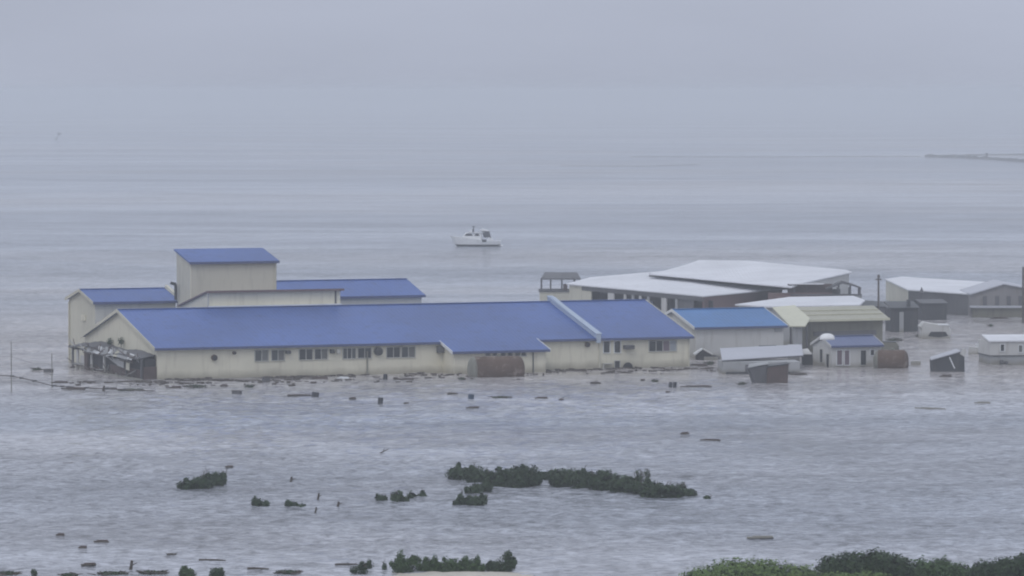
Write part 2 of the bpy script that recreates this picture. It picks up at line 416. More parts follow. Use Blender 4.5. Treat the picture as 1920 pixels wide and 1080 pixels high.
def window_u(root, fr, px0, py0, px1, py1, u, glass=None, name='window', sub='pane'):
    v1, _ = fr.pu(px0, py0, u); v0, _ = fr.pu(px1, py0, u)
    _, z1 = fr.pu((px0 + px1) / 2, py0, u); _, z0 = fr.pu((px0 + px1) / 2, py1, u)
    t_ = 0.06; f = MB(); x0, x1 = u - .06, u - .003
    f.box(x0, x1, v0 - t_, v1 + t_, z1, z1 + t_); f.box(x0, x1, v0 - t_, v1 + t_, z0 - t_, z0)
    f.box(x0, x1, v0 - t_, v0, z0, z1); f.box(x0, x1, v1, v1 + t_, z0, z1)
    W = f.build(name, FRAMEM, root)
    MB().box(u - .025, u - .004, v0 + .001, v1 - .001, z0 + .001, z1 - .001).build(sub, glass or GLASS, W)
    return W
def box_v(root, fr, name, mat, px0, py0, px1, py1, v, depth=0.4, bevel=0.04):
    a0, z1 = fr.pv(px0, py0, v); a1, z0 = fr.pv(px1, py1, v)
    return MB().box(a0, a1, v - depth, v - .004, z0, z1).build(name, mat, root, bevel=bevel)

# ================================================================== MAIN FACTORY HALL
FM = Frame(at(295, 712), at(1292, 687))
UL, VW, VR, ZE, ZR = 56.6, 24.0, 11.9, 3.02, 6.12
hall = thing('factory_hall', FM, 'long low cream hall with wide blue gabled roof standing in the flood', 'building')
# long hall, left portion then the bay beyond the fire parapet
MB().extr([(0, 0, -2.5), (0, VW, -2.5), (0, VW, ZE), (0, VR, ZR), (0, 0, ZE)], (UL, 0, 0)).build('wall', CREAM, hall)
g, th, ov = .015, .14, .35
s1 = (ZR - ZE) / VR; s2 = (ZR - ZE) / (VW - VR)
UP = 46.4                                       # fire parapet
def slope_strip(u0, u1, lo_v, name='roof'):
    mbx = MB()
    z0 = ZE + s1 * lo_v + g
    mbx.extr([(u0, lo_v, z0), (u0, VR, ZR + g), (u0, VR, ZR + g + th), (u0, lo_v, z0 + th)], (u1 - u0, 0, 0))
    r = mbx.build(name, BLUE, hall)
    MB().box(u0, u1, lo_v - .13, lo_v - .01, z0 - .10, z0 + th - .02).build('gutter', GUTTER, r)
    return r
UA, UB = 29.7, 39.5                             # lean-to limits
RF1 = slope_strip(-ov, UA - .3, -ov)
slope_strip(UA - .299, UB + .3, -3.45)
RF3 = slope_strip(UB + .301, UP - .25, -ov)
RF4 = slope_strip(UP + .25, UL + ov, -ov)
back = MB().extr([(-ov, VR + .002, ZR + g), (-ov, VW + ov, ZE - s2 * ov + g), (-ov, VW + ov, ZE - s2 * ov + g + th), (-ov, VR + .002, ZR + g + th)], (UL + 2 * ov, 0, 0)).build('roof', BLUE, hall)
MB().box(-ov + .02, UL + ov - .02, VR - .2, VR + .2, ZR + g + th + .005, ZR + g + th + .07).build('ridge_cap', BLUE, back)
for uu in (-ov - .07, UL + ov + .01):           # barge boards on both gables
    MB().extr([(uu, -ov, ZE - s1 * ov - .12), (uu, VR, ZR - .12), (uu, VW + ov, ZE - s2 * ov - .12), (uu, VW + ov, ZE - s2 * ov + .22),
               (uu, VR, ZR + .22), (uu, -ov, ZE - s1 * ov + .22)], (.06, 0, 0)).build('barge_board', CREAM2, hall)
pr = MB().extr([(UP - .24, -ov - .1, ZE - s1 * ov - .3), (UP - .24, VR + .5, ZR - .1), (UP - .24, VR + .5, ZR + .62), (UP - .24, VR - .2, ZR + .68), (UP - .24, -ov - .1, ZE - s1 * ov + .58)], (.48, 0, 0)).build('parapet', PARA, hall)
MB().extr([(UP - .32, -ov - .16, ZE - s1 * ov + .585), (UP - .32, VR + .5, ZR + .685), (UP - .32, VR + .5, ZR + .75), (UP - .32, -ov - .16, ZE - s1 * ov + .65)], (.64, 0, 0)).build('coping', PARA, pr)
# lean-to under the lowered eave
lt = MB()
lt.extr([(UA, 0 - .003, -2.5), (UA, -3.1, -2.5), (UA, -3.1, ZE - s1 * 3.1), (UA, -.003, ZE)], (UB - UA, 0, 0))
LT = lt.build('lean_to', CREAM, hall)
for uu in (UA - .37, UB + .31):
    MB().extr([(uu, -3.5, ZE - s1 * 3.45 - .12), (uu, .0, ZE - .08), (uu, .0, ZE + .2), (uu, -3.5, ZE - s1 * 3.45 + .2)], (.06, 0, 0)).build('barge_board', TRIM, LT)
for i, x in enumerate((910, 924, 939, 952, 966, 977)):
    window_v(LT, FM, x, 660, x + 9, 667, -3.1, 1, name='vent', sub='louvre')
MB().tube((FM.pv(1000, 700, -3.2)[0], -3.18, -2), (FM.pv(1000, 700, -3.2)[0], -3.18, 2.3), .06).build('downpipe', DARKST, LT)
# windows of the long front
for a, b_ in (((478, 657, 503, 676.5), (509, 656.5, 533, 675.5)), ((561, 655, 586, 674), (590, 654.5, 614, 673)),
              ((643, 653, 667, 672), (671, 652.5, 696, 671)), ((725, 651, 750, 670), (753, 650.5, 778, 669.5))):
    for q in (a, b_): window_v(hall, FM, *q, 0, 2 if q[0] != 643 else 3, glass=None)
box_v(hall, FM, 'air_conditioner', DARKST, 534.5, 657, 543, 663, 0, .5)
box_v(hall, FM, 'air_conditioner', DARKST, 618, 655, 625, 662, 0, .5)
box_v(hall, FM, 'air_conditioner', FRAMEM, 630, 655, 637, 663, 0, .3)
c = FM.pv(708, 658.5, 0); MB().tube((c[0], -.45, c[1]), (c[0], -.004, c[1]), .42, .42, 12).build('extractor_fan', DARKST, hall)
box_v(hall, FM, 'vent_box', DARKW, 818, 650, 836, 661, 0, .55)
for (x, y, r_) in ((401, 670.5, .30), (438.5, 661.5, .17), (1100.5, 646, .26)):
    c = FM.pv(x, y, 0)
    f = MB().tube((c[0], -.28, c[1]), (c[0], -.004, c[1]), r_, r_, 12).build('exhaust_vent', RUST, hall)
    MB().tube((c[0], -.33, c[1]), (c[0], -.285, c[1]), r_ * .8, r_ * .8, 12).build('vent_hood', DARKIN, f)
c = FM.pv(688, 700, 0)[0]; MB().tube((c, -.12, -2), (c, -.12, 2.3), .07).build('downpipe', RUSTG, hall)
# right bay
for q in ((1131.5, 640, 1143, 661), (1152, 640, 1163, 661)): window_v(hall, FM, *q, 0, 1, frame=TRIM)
box_v(hall, FM, 'air_conditioner', DARKW, 1168, 647, 1186, 654, 0, .6)
window_v(hall, FM, 1217, 639, 1268, 658, 0, 4, glass=[GLASS, GLASS, MAUVE, CURT])
window_v(hall, FM, 1152.5, 677, 1162, 700, 0, 1, name='door', sub='door_leaf', glass=DARKIN)
a0, z0 = FM.pv(1168, 691, 0); a1, _ = FM.pv(1186, 691, 0); r_ = (a1 - a0) / 2
MB().extr([(a0 + r_ + r_ * math.cos(k * math.pi / 8), -.1, .02 + .55 * math.sin(k * math.pi / 8)) for k in range(9)], (0, .095, 0)).build('arch_opening', DARKIN, hall)
a0, z1 = FM.pv(1129, 681, 0); a1, _ = FM.pv(1146, 681, 0)
MB().box(a0, a1, -.4, -.004, z1 - .1, z1).build('shelf', FRAMEM, hall)
MB().box(a0, a0 + .08, -.35, -.004, -1, z1 - .1).build('shelf_bracket', FRAMEM, hall)
for u_ in (FM.pv(1124, 660, 0)[0], UL - .06):
    MB().box(u_ - .08, u_ + .08, -.09, -.003, -2, ZE - .15).build('pilaster', CREAM2, hall)
# clerestory behind the ridge
CV = VR + .5
c0, c1 = FM.pv(390, 548, CV)[0], FM.pv(638, 545, CV)[0]
CB = CV + 8.8; zc = 7.78; zb = 6.05
MB().extr([(c0, CV, 5), (c0, CB, 4), (c0, CB, zb), (c0, CV, zc)], (c1 - c0, 0, 0)).build('clerestory_wall', CREAM, hall)
MB().extr([(c0 - .25, CV - .3, zc + .06), (c0 - .25, CB + .3, zb - .05), (c0 - .25, CB + .3, zb + .1), (c0 - .25, CV - .3, zc + .2)], (c1 - c0 + .5, 0, 0)).build('clerestory_roof', MAUVE, hall)
MB().box(c0 - .3, c1 + .3, CV - .4, CV - .305, zc - .02, zc + .16).build('clerestory_fascia', MAROON, hall)
MB().box(c0 - .08, c0 + .08, CV - .1, CV - .003, 6, zc).build('corner_trim', FRAMEM, hall)
MB().box(c1 - .6, c1 - .45, CV - .1, CV - .003, 6, zc).build('corner_trim', DARKW, hall)
MB().box(c0, c1, CV - .5, CV - .004, ZR + .05, ZR + .34).build('flashing', TRIM, hall)

# ------------------------------------------------------------------ tower, annex, rear hall
tw = thing('factory_tower', FM, 'tall cream block with blue lean roof rising behind the long hall', 'building')
TV = 19.4
t0, zt = FM.pv(357, 493, TV); t1, _ = FM.pv(518.5, 491, TV)
TB = FM.pu(331, 500, t0)[0]; ztb = FM.pu(332, 471.5, t0)[1]
MB().extr([(t0, TV, -2.5), (t0, TB, -2.5), (t0, TB, ztb), (t0, TV, zt)], (t1 - t0, 0, 0)).build('wall', CREAM2, tw)
k = (ztb - zt) / (TB - TV)
trf = MB().extr([(t0 - .2, TV - .3, zt + .02 - k * .3), (t0 - .2, TB + .3, ztb + .02 + k * .3), (t0 - .2, TB + .3, ztb + .18 + k * .3), (t0 - .2, TV - .3, zt + .18 - k * .3)], (t1 - t0 + .4, 0, 0)).build('roof', BLUE, tw)
MB().box(t0 - .2, t1 + .2, TV - .42, TV - .31, zt - .14, zt + .08).build('gutter', GUTTER, trf)
MB().box(t0 - .06, t0 + .10, TV - .06, TV - .003, 0, zt - .15).build('corner_trim', CREAM, tw)
MB().tube((t1 - .2, TV - .1, 5), (t1 - .2, TV - .1, zt - .1), .07).build('downpipe', CREAM2, tw)
p = MB().tube((t0 - .35, TB - .8, 6.6), (t0 - .35, TB - .8, 8.2), .16).tube((t0 - .35, TB - .8, 8.2), (t0 - .9, TB - .8, 8.35), .16).build('flue_pipe', DARKST, tw)

an = thing('factory_annex', FM, 'cream annex with small blue gabled roof left of the tall block', 'building')
a0 = 1.1; a1 = 9.7
gable(an, a0, a1, VW + .05, VW + 9.3, 6.42, 7.45, CREAM2, BLUE, over=.3, trim=CREAM2)
MB().extr([(a1 + .36, VW - .2, 5.9), (a1 + .36, VW + 4.7, 7.2), (a1 + .36, VW + 4.7, 7.9), (a1 + .36, VW - .2, 6.75)], (.3, 0, 0)).build('parapet', CREAM2, an)
MB().tube((a0 - .1, VW + 9.0, -1), (a0 - .1, VW + 9.0, 6.1), .08).build('downpipe', CREAM2, an)
MB().box(a0 - .12, a0 - .003, VW + 3.2, VW + 4.6, 4.4, 5.0).build('louvre', CREAM, an)
rh = thing('rear_hall', FM, 'rear cream wing whose blue roof shows behind the clerestory', 'building')
b1 = FM.pv(796, 553, VW)[0]
gable(rh, t1 + .1, b1 - .3, VW + .05, VW + 10.4, 6.55, 7.95, CREAM, BLUE, over=.3)

# ------------------------------------------------------------------ wrecked porch on the left gable
pc = thing('wrecked_porch', FM, 'dark open porch heaped with torn sheeting against the left gable', 'porch')
def PU(x, y, u): return FM.pu(x, y, u)
U0 = -1.45
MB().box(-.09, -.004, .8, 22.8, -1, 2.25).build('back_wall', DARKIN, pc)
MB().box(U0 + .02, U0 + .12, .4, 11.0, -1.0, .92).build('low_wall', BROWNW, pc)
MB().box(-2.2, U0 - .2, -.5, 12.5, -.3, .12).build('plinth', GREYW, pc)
MB().box(U0 + .16, U0 + .24, .5, 18.2, -1.0, 1.84).build('porch_shade', DARKIN, pc)  # dark sheet standing in for the shade inside the porch
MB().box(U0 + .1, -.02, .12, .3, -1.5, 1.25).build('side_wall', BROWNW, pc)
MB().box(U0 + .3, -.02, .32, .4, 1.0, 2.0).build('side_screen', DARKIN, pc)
MB().box(U0 + .04, U0 + .14, 19.2, 21.0, -1.0, 1.3).build('low_wall', PALE, pc)
for vv, mt, wd in ((.35, DARKW, .14), (5.2, DARKST, .1), (12.5, PALE, .22), (16.8, PALE, .2), (18.6, BROWNW, .55), (21.6, PALE, .3), (23.3, DARKW, .2)):
    MB().box(U0 - .12, U0 + .015, vv - wd, vv + wd, -2, 1.85).build('post', mt, pc)
MB().box(U0 - .15, U0 + .1, .2, 23.6, 1.852, 2.02).build('beam', DARKW, pc)
rf = MB(); n_ = 26; top = []
for i in range(n_ + 1):
    v = .2 + 23.4 * i / n_
    h = 2.15 + .42 * math.exp(-((v - 17) / 4.5) ** 2) + .25 * math.exp(-((v - 5.5) / 3.2) ** 2) + random.uniform(-.05, .05)
    top.append((v, h))
for (va, ha), (vb, hb) in zip(top, top[1:]):
    rf.add([(U0 - .45, va, ha - .12), (U0 - .45, vb, hb - .12), (-.1, vb, hb + .25), (-.1, va, ha + .25), (U0 - .45, va, ha - .22), (U0 - .45, vb, hb - .22), (-.1, vb, hb + .15), (-.1, va, ha + .15)],
           [(0, 1, 2, 3), (7, 6, 5, 4), (0, 4, 5, 1), (2, 6, 7, 3)])
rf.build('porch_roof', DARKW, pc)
def sheet(parent, name, mat, pts, th=.03):
    return MB().extr(pts, (th, 0, th)).build(name, mat, parent)
rnd = random.Random(3)
for k in range(13):                              # torn pale sheeting lying on the porch edge
    v = 2.2 + k * 1.15; u = U0 - .5
    hgt = .55 + rnd.uniform(-.15, .2)
    sheet(pc, 'torn_sheet', rnd.choice([PALE, TRIM, CREAM2, GREYW]), [(u, v, 1.85 + rnd.uniform(-.1, .05)), (u - .06, v + 1.25, 1.9 + rnd.uniform(-.1, .05)), (u + .3, v + 1.3 + rnd.uniform(-.4, .3), 1.9 + hgt), (u + .25, v + rnd.uniform(-.3, .4), 1.85 + hgt)])
sheet(pc, 'hanging_sheet', GREYW, [(U0 - .2, 12.2, 1.8), (U0 - .25, 7.0, 1.0), (U0 - .2, 5.5, .85), (U0 - .2, 8.5, 1.15), (U0 - .2, 11.0, 1.75)])
sheet(pc, 'hanging_sheet', GREYW, [(U0 - .2, 9.8, 1.7), (U0 - .2, 7.6, .95), (U0 - .2, 5.6, .85), (U0 - .2, 5.6, 1.6)])
sheet(pc, 'hanging_sheet', CREAM2, [(U0 - .2, 4.8, 1.5), (U0 - .25, 4.8, .75), (U0 - .2, 3.8, .7), (U0 - .2, 3.7, 1.5)])
for k in range(110):                             # loose timber jammed in the porch
    v = rnd.uniform(.5, 23); a = Vector((U0 - rnd.uniform(.1, .7), v, rnd.choice([rnd.uniform(-.1, .4), rnd.uniform(1.6, 2.3)])))
    bq = a + Vector((rnd.uniform(-.4, .4), rnd.uniform(-3, 3), rnd.uniform(-.2, .8)))
    MB().tube(a, bq, .06, .04, 5).build('broken_timber', rnd.choice([WOOD, BROWNW, GREYW]), pc)

# ================================================================== vegetation builder
def leaf_cloud(blobs, n, size, rnd, flat=1.0, zmin=None):
    """blobs: (cx,cy,cz,rx,ry,rz). small leaf-clump faces scattered through the shells, with gaps"""
    mbx = MB(); tot = sum(b[3] * b[5] for b in blobs); off = rnd.uniform(0, 50)
    for bl in blobs:
        k = int(n * bl[3] * bl[5] / tot); i = 0; tries = 0
        while i < k and tries < k * 5:
            tries += 1
            d = Vector((rnd.gauss(0, 1), rnd.gauss(0, 1), rnd.gauss(0, 1))).normalized()
            nz_ = noise.noise(d * 2.1 + Vector((off, bl[0], bl[2])))
            rr = rnd.random() ** .38 * (1 + .30 * nz_ + .35 * noise.noise(d * 6.0 + Vector((off, 3, 0))))
            p = Vector((bl[0] + d.x * bl[3] * rr, bl[1] + d.y * bl[4] * rr, bl[2] + d.z * bl[5] * rr * flat))
            if zmin is not None and p.z < zmin: continue
            if noise.noise(p * 1.6 + Vector((off, 0, 0))) < -.42: continue
            nn = (d + Vector((rnd.uniform(-.7, .7), rnd.uniform(-.7, .7), rnd.uniform(-.2, .9)))).normalized()
            a = nn.orthogonal().normalized(); a = Matrix.Rotation(rnd.uniform(0, 6.28), 3, nn) @ a; c_ = nn.cross(a)
            s_ = size * rnd.uniform(.6, 1.4)
            mbx.add([p - a * s_ * .7, p - c_ * s_ * .35, p + a * s_ * .8, p + c_ * s_ * .4], [(0, 1, 2, 3)])
            i += 1
    return mbx
def build_raw(mbx, name, mat, parent):
    me = bpy.data.meshes.new(name); me.from_pydata(mbx.v, [], mbx.f); me.materials.append(mat)
    o = bpy.data.objects.new(name, me); col.objects.link(o); o.parent = parent; o['kind'] = 'stuff'; return o
def plant(name, base, blobs, n, size, mat, label, cat, seed=0, group=None, twigs=4, twig_h=0.5, stems=3, zmin=None, trunkname='stem'):
    """blobs are relative to base"""
    rnd = random.Random(seed)
    root = empty(name, base, 0, label, cat, group)
    build_raw(leaf_cloud(blobs, n, size, rnd, zmin=zmin), 'foliage', mat, root)
    st = MB()
    for k in range(stems):
        bl = blobs[k % len(blobs)]
        st.tube((bl[0] + rnd.uniform(-.1, .1), bl[1], -.8), (bl[0], bl[1], bl[2] + bl[5] * .5), .05 + .02 * bl[5], .02, 6)
    st.build(trunkname, WOOD, root)
    for k in range(twigs):
        bl = rnd.choice(blobs); p = Vector((bl[0] + rnd.uniform(-.8, .8) * bl[3], bl[1], bl[2] + bl[5] * .4))
        q = p + Vector((rnd.uniform(-.25, .25), 0, bl[5] * .5 + twig_h * rnd.uniform(.5, 1.2)))
        MB().tube(p, q, .03, .012, 5).tube(p.lerp(q, .5), p.lerp(q, .5) + Vector((rnd.uniform(-.25, .25), 0, .25)), .018, .008, 4).build('branch', WOOD, root)
    return root
def bush_px(cx, by, segs, mat, label, seed, dens=1.0, size=.15, name='shrub', cat='shrub', group=None, **kw):
    """segs: list of (px centre x, px bottom, px width, px height) -> leafy lumps standing in the water"""
    base = at(cx, by); blobs = []; br = random.Random(seed * 3 + 1)
    for (x, y, w_, h_) in segs:
        p = at(x, y) - base; s = ppm(y); rx = w_ / 2 / s * 1.05; h = h_ / s * 1.05
        blobs.append((p.x, p.y + rx * .4, h * .36, rx, max(rx * .7, .4), h * .55))
        if w_ > 12:
            for k in range(int(w_ / 6)):
                a_ = br.uniform(-1, 1); q_ = br.uniform(.12, .26)
                blobs.append((p.x + a_ * rx * 1.05, p.y + rx * br.uniform(0, .8), h * br.uniform(.25, .95) * (1 - .45 * a_ * a_), q_, q_, q_ * br.uniform(.9, 1.9)))
    area = sum(b[3] * b[5] for b in blobs)
    return plant(name, base, blobs, int(2600 * area * dens) + 80, size, mat, label, cat, seed, group, zmin=-.12, **kw)

# half-drowned thicket in mid water
bush_px(872, 903, [(858, 898, 44, 24), (893, 905, 46, 30)], LEAF_D, 'low dark shrub at the far left end of the drowned thicket', 11, twigs=3, twig_h=.2)
bush_px(962, 915, [(938, 913, 52, 34), (972, 914, 50, 42), (998, 912, 34, 38)], LEAF_D, 'bushy dark shrub just left of the narrow gap in the thicket', 12, twigs=5, twig_h=.2)
bush_px(1062, 916, [(1036, 902, 34, 20), (1062, 913, 60, 36), (1098, 918, 50, 38)], LEAF_D, 'broad rounded shrub just right of the narrow gap in the thicket', 13, twigs=3, twig_h=.2)
bush_px(1150, 924, [(1135, 920, 56, 38), (1172, 924, 52, 32), (1205, 926, 40, 24)], LEAF_D, 'long sloping shrub in the middle of the thicket\'s right half', 14, twigs=2, twig_h=.2)
bush_px(1240, 935, [(1228, 934, 56, 30), (1262, 933, 44, 24), (1290, 930, 34, 14)], LEAF_D, 'spiky low shrub at the right end of the drowned thicket', 15, twigs=6, twig_h=.3)
bush_px(892, 930, [(888, 927, 28, 18), (908, 922, 30, 16)], LEAF_D, 'small dark shrub hanging below the thicket on its left side', 16, twigs=2, twig_h=.2)
bush_px(880, 948, [(866, 947, 26, 14), (892, 948, 36, 18)], LEAF_D, 'lowest small clump of twigs under the thicket\'s left side', 17, twigs=3, twig_h=.2)
bush_px(1326, 935, [(1326, 936, 12, 7)], LEAF_D, 'tiny leaf tuft trailing off the thicket\'s right tip', 18, twigs=1, twig_h=.05)
def bare(px, py, hpx, seed, label, n=6, lean=.3):
    rnd = random.Random(seed); s = ppm(py); root = empty('bare_bush', at(px, py), 0, label, 'bush')
    H = hpx / s
    for k in range(n):
        q = Vector((rnd.uniform(-lean, lean) * H, rnd.uniform(-.2, .2) * H, H * rnd.uniform(.6, 1)))
        mbx = MB().tube((rnd.uniform(-.15, .15), 0, -.6), q, .045, .015, 5)
        for j in range(3):
            a = q * rnd.uniform(.4, .9); mbx.tube(a, a + Vector((rnd.uniform(-.3, .3), 0, rnd.uniform(.1, .3))) * H * .5, .02, .008, 4)
        mbx.build('branch', WOOD, root)
    build_raw(leaf_cloud([(0, 0, H * .5, lean * H, .3, H * .45)], 90, .11, rnd), 'foliage', LEAF_D, root)
bare(1199, 906, 30, 5, 'bare upright twigs rising from the middle of the drowned thicket', 8, .35)
bare(1214, 906, 32, 6, 'thin bare stems just right of the tallest twigs in the thicket', 5, .2)
bare(1276, 922, 22, 8, 'sparse twigs poking up near the thicket\'s right end', 5, .4)
# clump to the left
bush_px(372, 918, [(350, 918, 36, 18), (378, 917, 44, 24), (404, 910, 38, 26)], LEAF_D, 'dark bushy clump alone on the water at left with upright twigs', 21, twigs=7, twig_h=.4)
bush_px(491, 948, [(484, 948, 14, 14), (497, 948, 16, 10)], LEAF_D, 'small two-lobed tuft right of and below the left clump', 22, twigs=2, twig_h=.1)
bush_px(554, 952, [(547, 952, 18, 11), (562, 952, 16, 6)], LEAF_D, 'flat wedge-shaped tuft between two small tufts', 23, twigs=1, twig_h=.1)
bush_px(724, 940, [(715, 940, 22, 12), (742, 941, 18, 16), (760, 940, 16, 9)], LEAF_D, 'ragged row of dark tufts left of the drowned thicket', 24, twigs=4, twig_h=.1)
bush_px(783, 934, [(773, 934, 14, 9), (790, 933, 16, 8)], LEAF_D, 'small pair of tufts nearest the thicket\'s left side', 25, twigs=1, twig_h=.1)

# foreground bank
mb = MB(); c0_ = at(868, 1077); nx, ny = 28, 8
for j in range(ny + 1):
    for i in range(nx + 1):
        x = (i / nx - .5) * 9.2; y = (j / ny - .5) * 5.5
        e_ = max(0, 1 - (2 * x / 9.2) ** 2) * max(0, 1 - (2 * y / 5.5) ** 2)
        mb.v.append((c0_.x + x, c0_.y - .8 + y, -.14 + .26 * e_ ** .5 + .13 * noise.noise(Vector((x * .9, y * 1.4, 0)))))
for j in range(ny):
    for i in range(nx):
        a = j * (nx + 1) + i; mb.f.append((a, a + 1, a + nx + 2, a + nx + 1))
tag(mb.build('sandbank', SAND, smooth=True), 'pale strip of sand at the water\'s near edge', kind='structure')
bush_px(763, 1074, [(751, 1074, 34, 30), (775, 1074, 32, 30)], LEAF_M, 'green bush at the left end of the sand strip', 31, twigs=1, twig_h=.1, size=.1, dens=1.3)
bush_px(845, 1074, [(812, 1073, 40, 24), (845, 1074, 44, 28), (882, 1073, 42, 26)], LEAF_M, 'long low green bush in the middle of the sand strip', 32, twigs=2, twig_h=.1, size=.1, dens=1.3)
bush_px(942, 1072, [(930, 1072, 28, 22), (948, 1072, 34, 32)], LEAF_D, 'dark rounded bush at the right end of the sand strip', 33, twigs=1, twig_h=.1, size=.1, dens=1.3)
def crown_tree(label, D, ells, mat, seed, n, size=.16, name='tree'):
    cx = sum(e[0] for e in ells) / len(ells); base = atd(cx, 1100, D); base.z = ground_z(base.x, D)
    s = F / D; blobs = []
    for (x, y, rx, ry) in ells:
        p = atd(x, y, D) - base; blobs.append((p.x, p.y, p.z, rx / s, max(rx / s * .8, .7), ry / s))
    root = empty(name, base, 0, label, 'tree')
    rnd = random.Random(seed)
    build_raw(leaf_cloud(blobs, n, size, rnd), 'crown', mat, root)
    build_raw(leaf_cloud([(b[0], b[1], b[2], b[3] * .8, b[4] * .8, b[5] * .8) for b in blobs], n // 3, size * 1.5, rnd), 'inner_leaves', mat, root)
    st = MB()
    top = Vector((0, 0, 0)); st.tube((0, 0, -.5), (0, 0, blobs[0][2] * .5), .16, .11, 8)
    for bl in blobs: st.tube((0, 0, blobs[0][2] * .45), (bl[0], bl[1], bl[2] + bl[5] * .3), .09, .02, 6)
    st.build('trunk', WOOD, root)
    return root
crown_tree('broad pale green rounded tree at the lower right, leftmost on the bank', 257, [(1325, 1083, 50, 22), (1375, 1077, 58, 32), (1430, 1077, 55, 30), (1490, 1083, 52, 26), (1530, 1088, 40, 20)], LEAF_L, 41, 9000, .13)
crown_tree('tall dark green tree between two paler trees on the bank', 254, [(1562, 1066, 34, 26), (1600, 1062, 40, 28), (1645, 1058, 42, 28), (1682, 1067, 32, 28), (1620, 1085, 60, 30)], LEAF_D, 42, 9000, .14)
crown_tree('mid green tree right of the dark tree on the bank', 256, [(1725, 1077, 34, 30), (1765, 1074, 42, 28), (1800, 1082, 36, 26)], LEAF_M, 43, 6500, .13)
crown_tree('dark green tree cut by the lower right corner', 252, [(1845, 1077, 28, 28), (1882, 1070, 34, 26), (1925, 1064, 40, 28), (1965, 1066, 40, 30)], LEAF_D, 44, 7000, .14)
crown_tree('low pale bush in front of the tall dark tree', 249, [(1575, 1092, 50, 22), (1630, 1090, 46, 20)], LEAF_L, 45, 3500, .12, name='bush_tree')
bush_px(355, 1082, [(354, 1083, 26, 18)], LEAF_M, 'small rounded bush at the bottom edge, left of its darker neighbour', 51, size=.09, twigs=0, dens=1.6)
bush_px(406, 1082, [(406, 1083, 28, 20)], LEAF_D, 'small dark rounded bush at the bottom edge left of centre', 52, size=.09, twigs=0, dens=1.6)
bush_px(64, 1081, [(64, 1081, 12, 16)], LEAF_D, 'tiny dark bush at the bottom left corner', 53, size=.09, twigs=0)
bush_px(700, 1068, [(690, 1066, 22, 12), (672, 1075, 30, 16)], LEAF_D, 'low twiggy clump left of the sand strip bushes', 54, twigs=4, twig_h=.1, size=.09)
bush_px(722, 1068, [(721, 1068, 9, 14)], LEAF_D, 'narrow dark tuft just left of the green bush on the sand', 55, twigs=1, twig_h=.1, size=.08)

# ================================================================== MOTOR CRUISER
bs = ppm(462)
bo = at(890, 462)
boat = empty('motor_cruiser', bo, 0, 'white motor cruiser with flybridge drifting on open water, bow to the left', 'boat')
L0, L1 = (843 - 890) / bs, (942 - 890) / bs
rings = []
for i in range(13):
    tt = i / 12; x = L0 + (L1 - .3 - L0) * tt
    hw = 1.55 * min(1, (tt * 2.6 + .02)) ** .6; sh = 1.95 - .95 * min(1, tt * 1.25)   # sheer drops aft
    if i == 0: hw = .05
    rake = (1 - tt) ** 3 * 1.5
    rings.append([Vector((x - .0, -hw, sh)), Vector((x + rake * .6, -hw * .86, .38)), Vector((x + rake, -hw * .6, -.1)), Vector((x + rake, 0, -.5)),
                  Vector((x + rake, hw * .6, -.1)), Vector((x + rake * .6, hw * .86, .38)), Vector((x, hw, sh))])
hull = MB().loft(rings).build('hull', WHITEP, boat, smooth=False)
mb = MB()
for i in range(12):
    a, b_ = rings[i], rings[i + 1]
    mb.add([a[1] + Vector((0, -.012, .0)), b_[1] + Vector((0, -.012, 0)), b_[2] + Vector((0, -.012, 0)), a[2] + Vector((0, -.012, 0))], [(0, 1, 2, 3)])
mb.build('boot_stripe', DARKP, hull)
X = lambda p: (p - 890) / bs
cab = MB().extr([(X(862), -1.15, 1.25), (X(868), -1.15, 1.85), (X(873), -1.1, 2.45), (X(903), -1.1, 2.45), (X(905), -1.15, 1.0), (X(880), -1.15, .9)], (0, 2.3, 0)).build('cabin', WHITEP, boat, bevel=.06)
for a, b_ in ((868.5, 885), (886.5, 898)):
    MB().extr([(X(a) + .25, -1.16, 1.95), (X(a) + .55, -1.16, 2.3), (X(b_) - .1, -1.16, 2.3), (X(b_) + .15, -1.16, 1.95)], (0, -.03, 0)).build('cabin_window', GLASS, cab)
MB().box(X(876), X(908), -1.3, 1.3, 2.46, 2.54).build('flybridge_deck', WHITEP, boat)
MB().extr([(X(880), -1.0, 2.545), (X(884), -1.0, 3.15), (X(885.5), -1.0, 3.15), (X(884), -1.0, 2.545)], (0, 2.0, 0)).build('windscreen', WHITEP, boat)
MB().box(X(886), X(889), -.4, .4, 2.545, 3.2).build('helm_seat', DARKP, boat)
MB().tube((X(888), 0, 2.5), (X(888), 0, 3.7), .04).box(X(888) - .25, X(888) + .25, -.4, .4, 3.45, 3.6).build('mast', DARKST, boat)
MB().extr([(X(900), -1.2, 2.95), (X(904), -1.2, 3.2), (X(917), -1.2, 2.85), (X(917), -1.2, 2.76), (X(900), -1.2, 2.8)], (0, 2.4, 0)).build('bimini', WHITEP, boat)
MB().extr([(X(904), -1.18, 2.74), (X(917), -1.18, 2.74), (X(921), -1.18, 1.62), (X(907), -1.18, 1.62)], (0, 2.36, 0)).build('cockpit_canopy', DARKP, boat)
for xx in (903.5, 917.5): MB().tube((X(xx), -1.15, 1.0), (X(xx), -1.15, 2.78), .035).build('canopy_post', DARKST, boat)
MB().extr([(X(912), -1.52, 1.0), (X(916), -1.52, 1.7), (X(921), -1.52, 1.6), (X(928), -1.52, 1.0)], (0, .12, 0)).build('bulwark', WHITEP, boat)
MB().box(X(904), X(912), -1.55, -1.5, .85, 1.3).build('side_door', DARKP, boat)
MB().box(X(936), X(943), -1.3, 1.3, .12, .22).build('swim_platform', WHITEP, boat)
rl = MB()
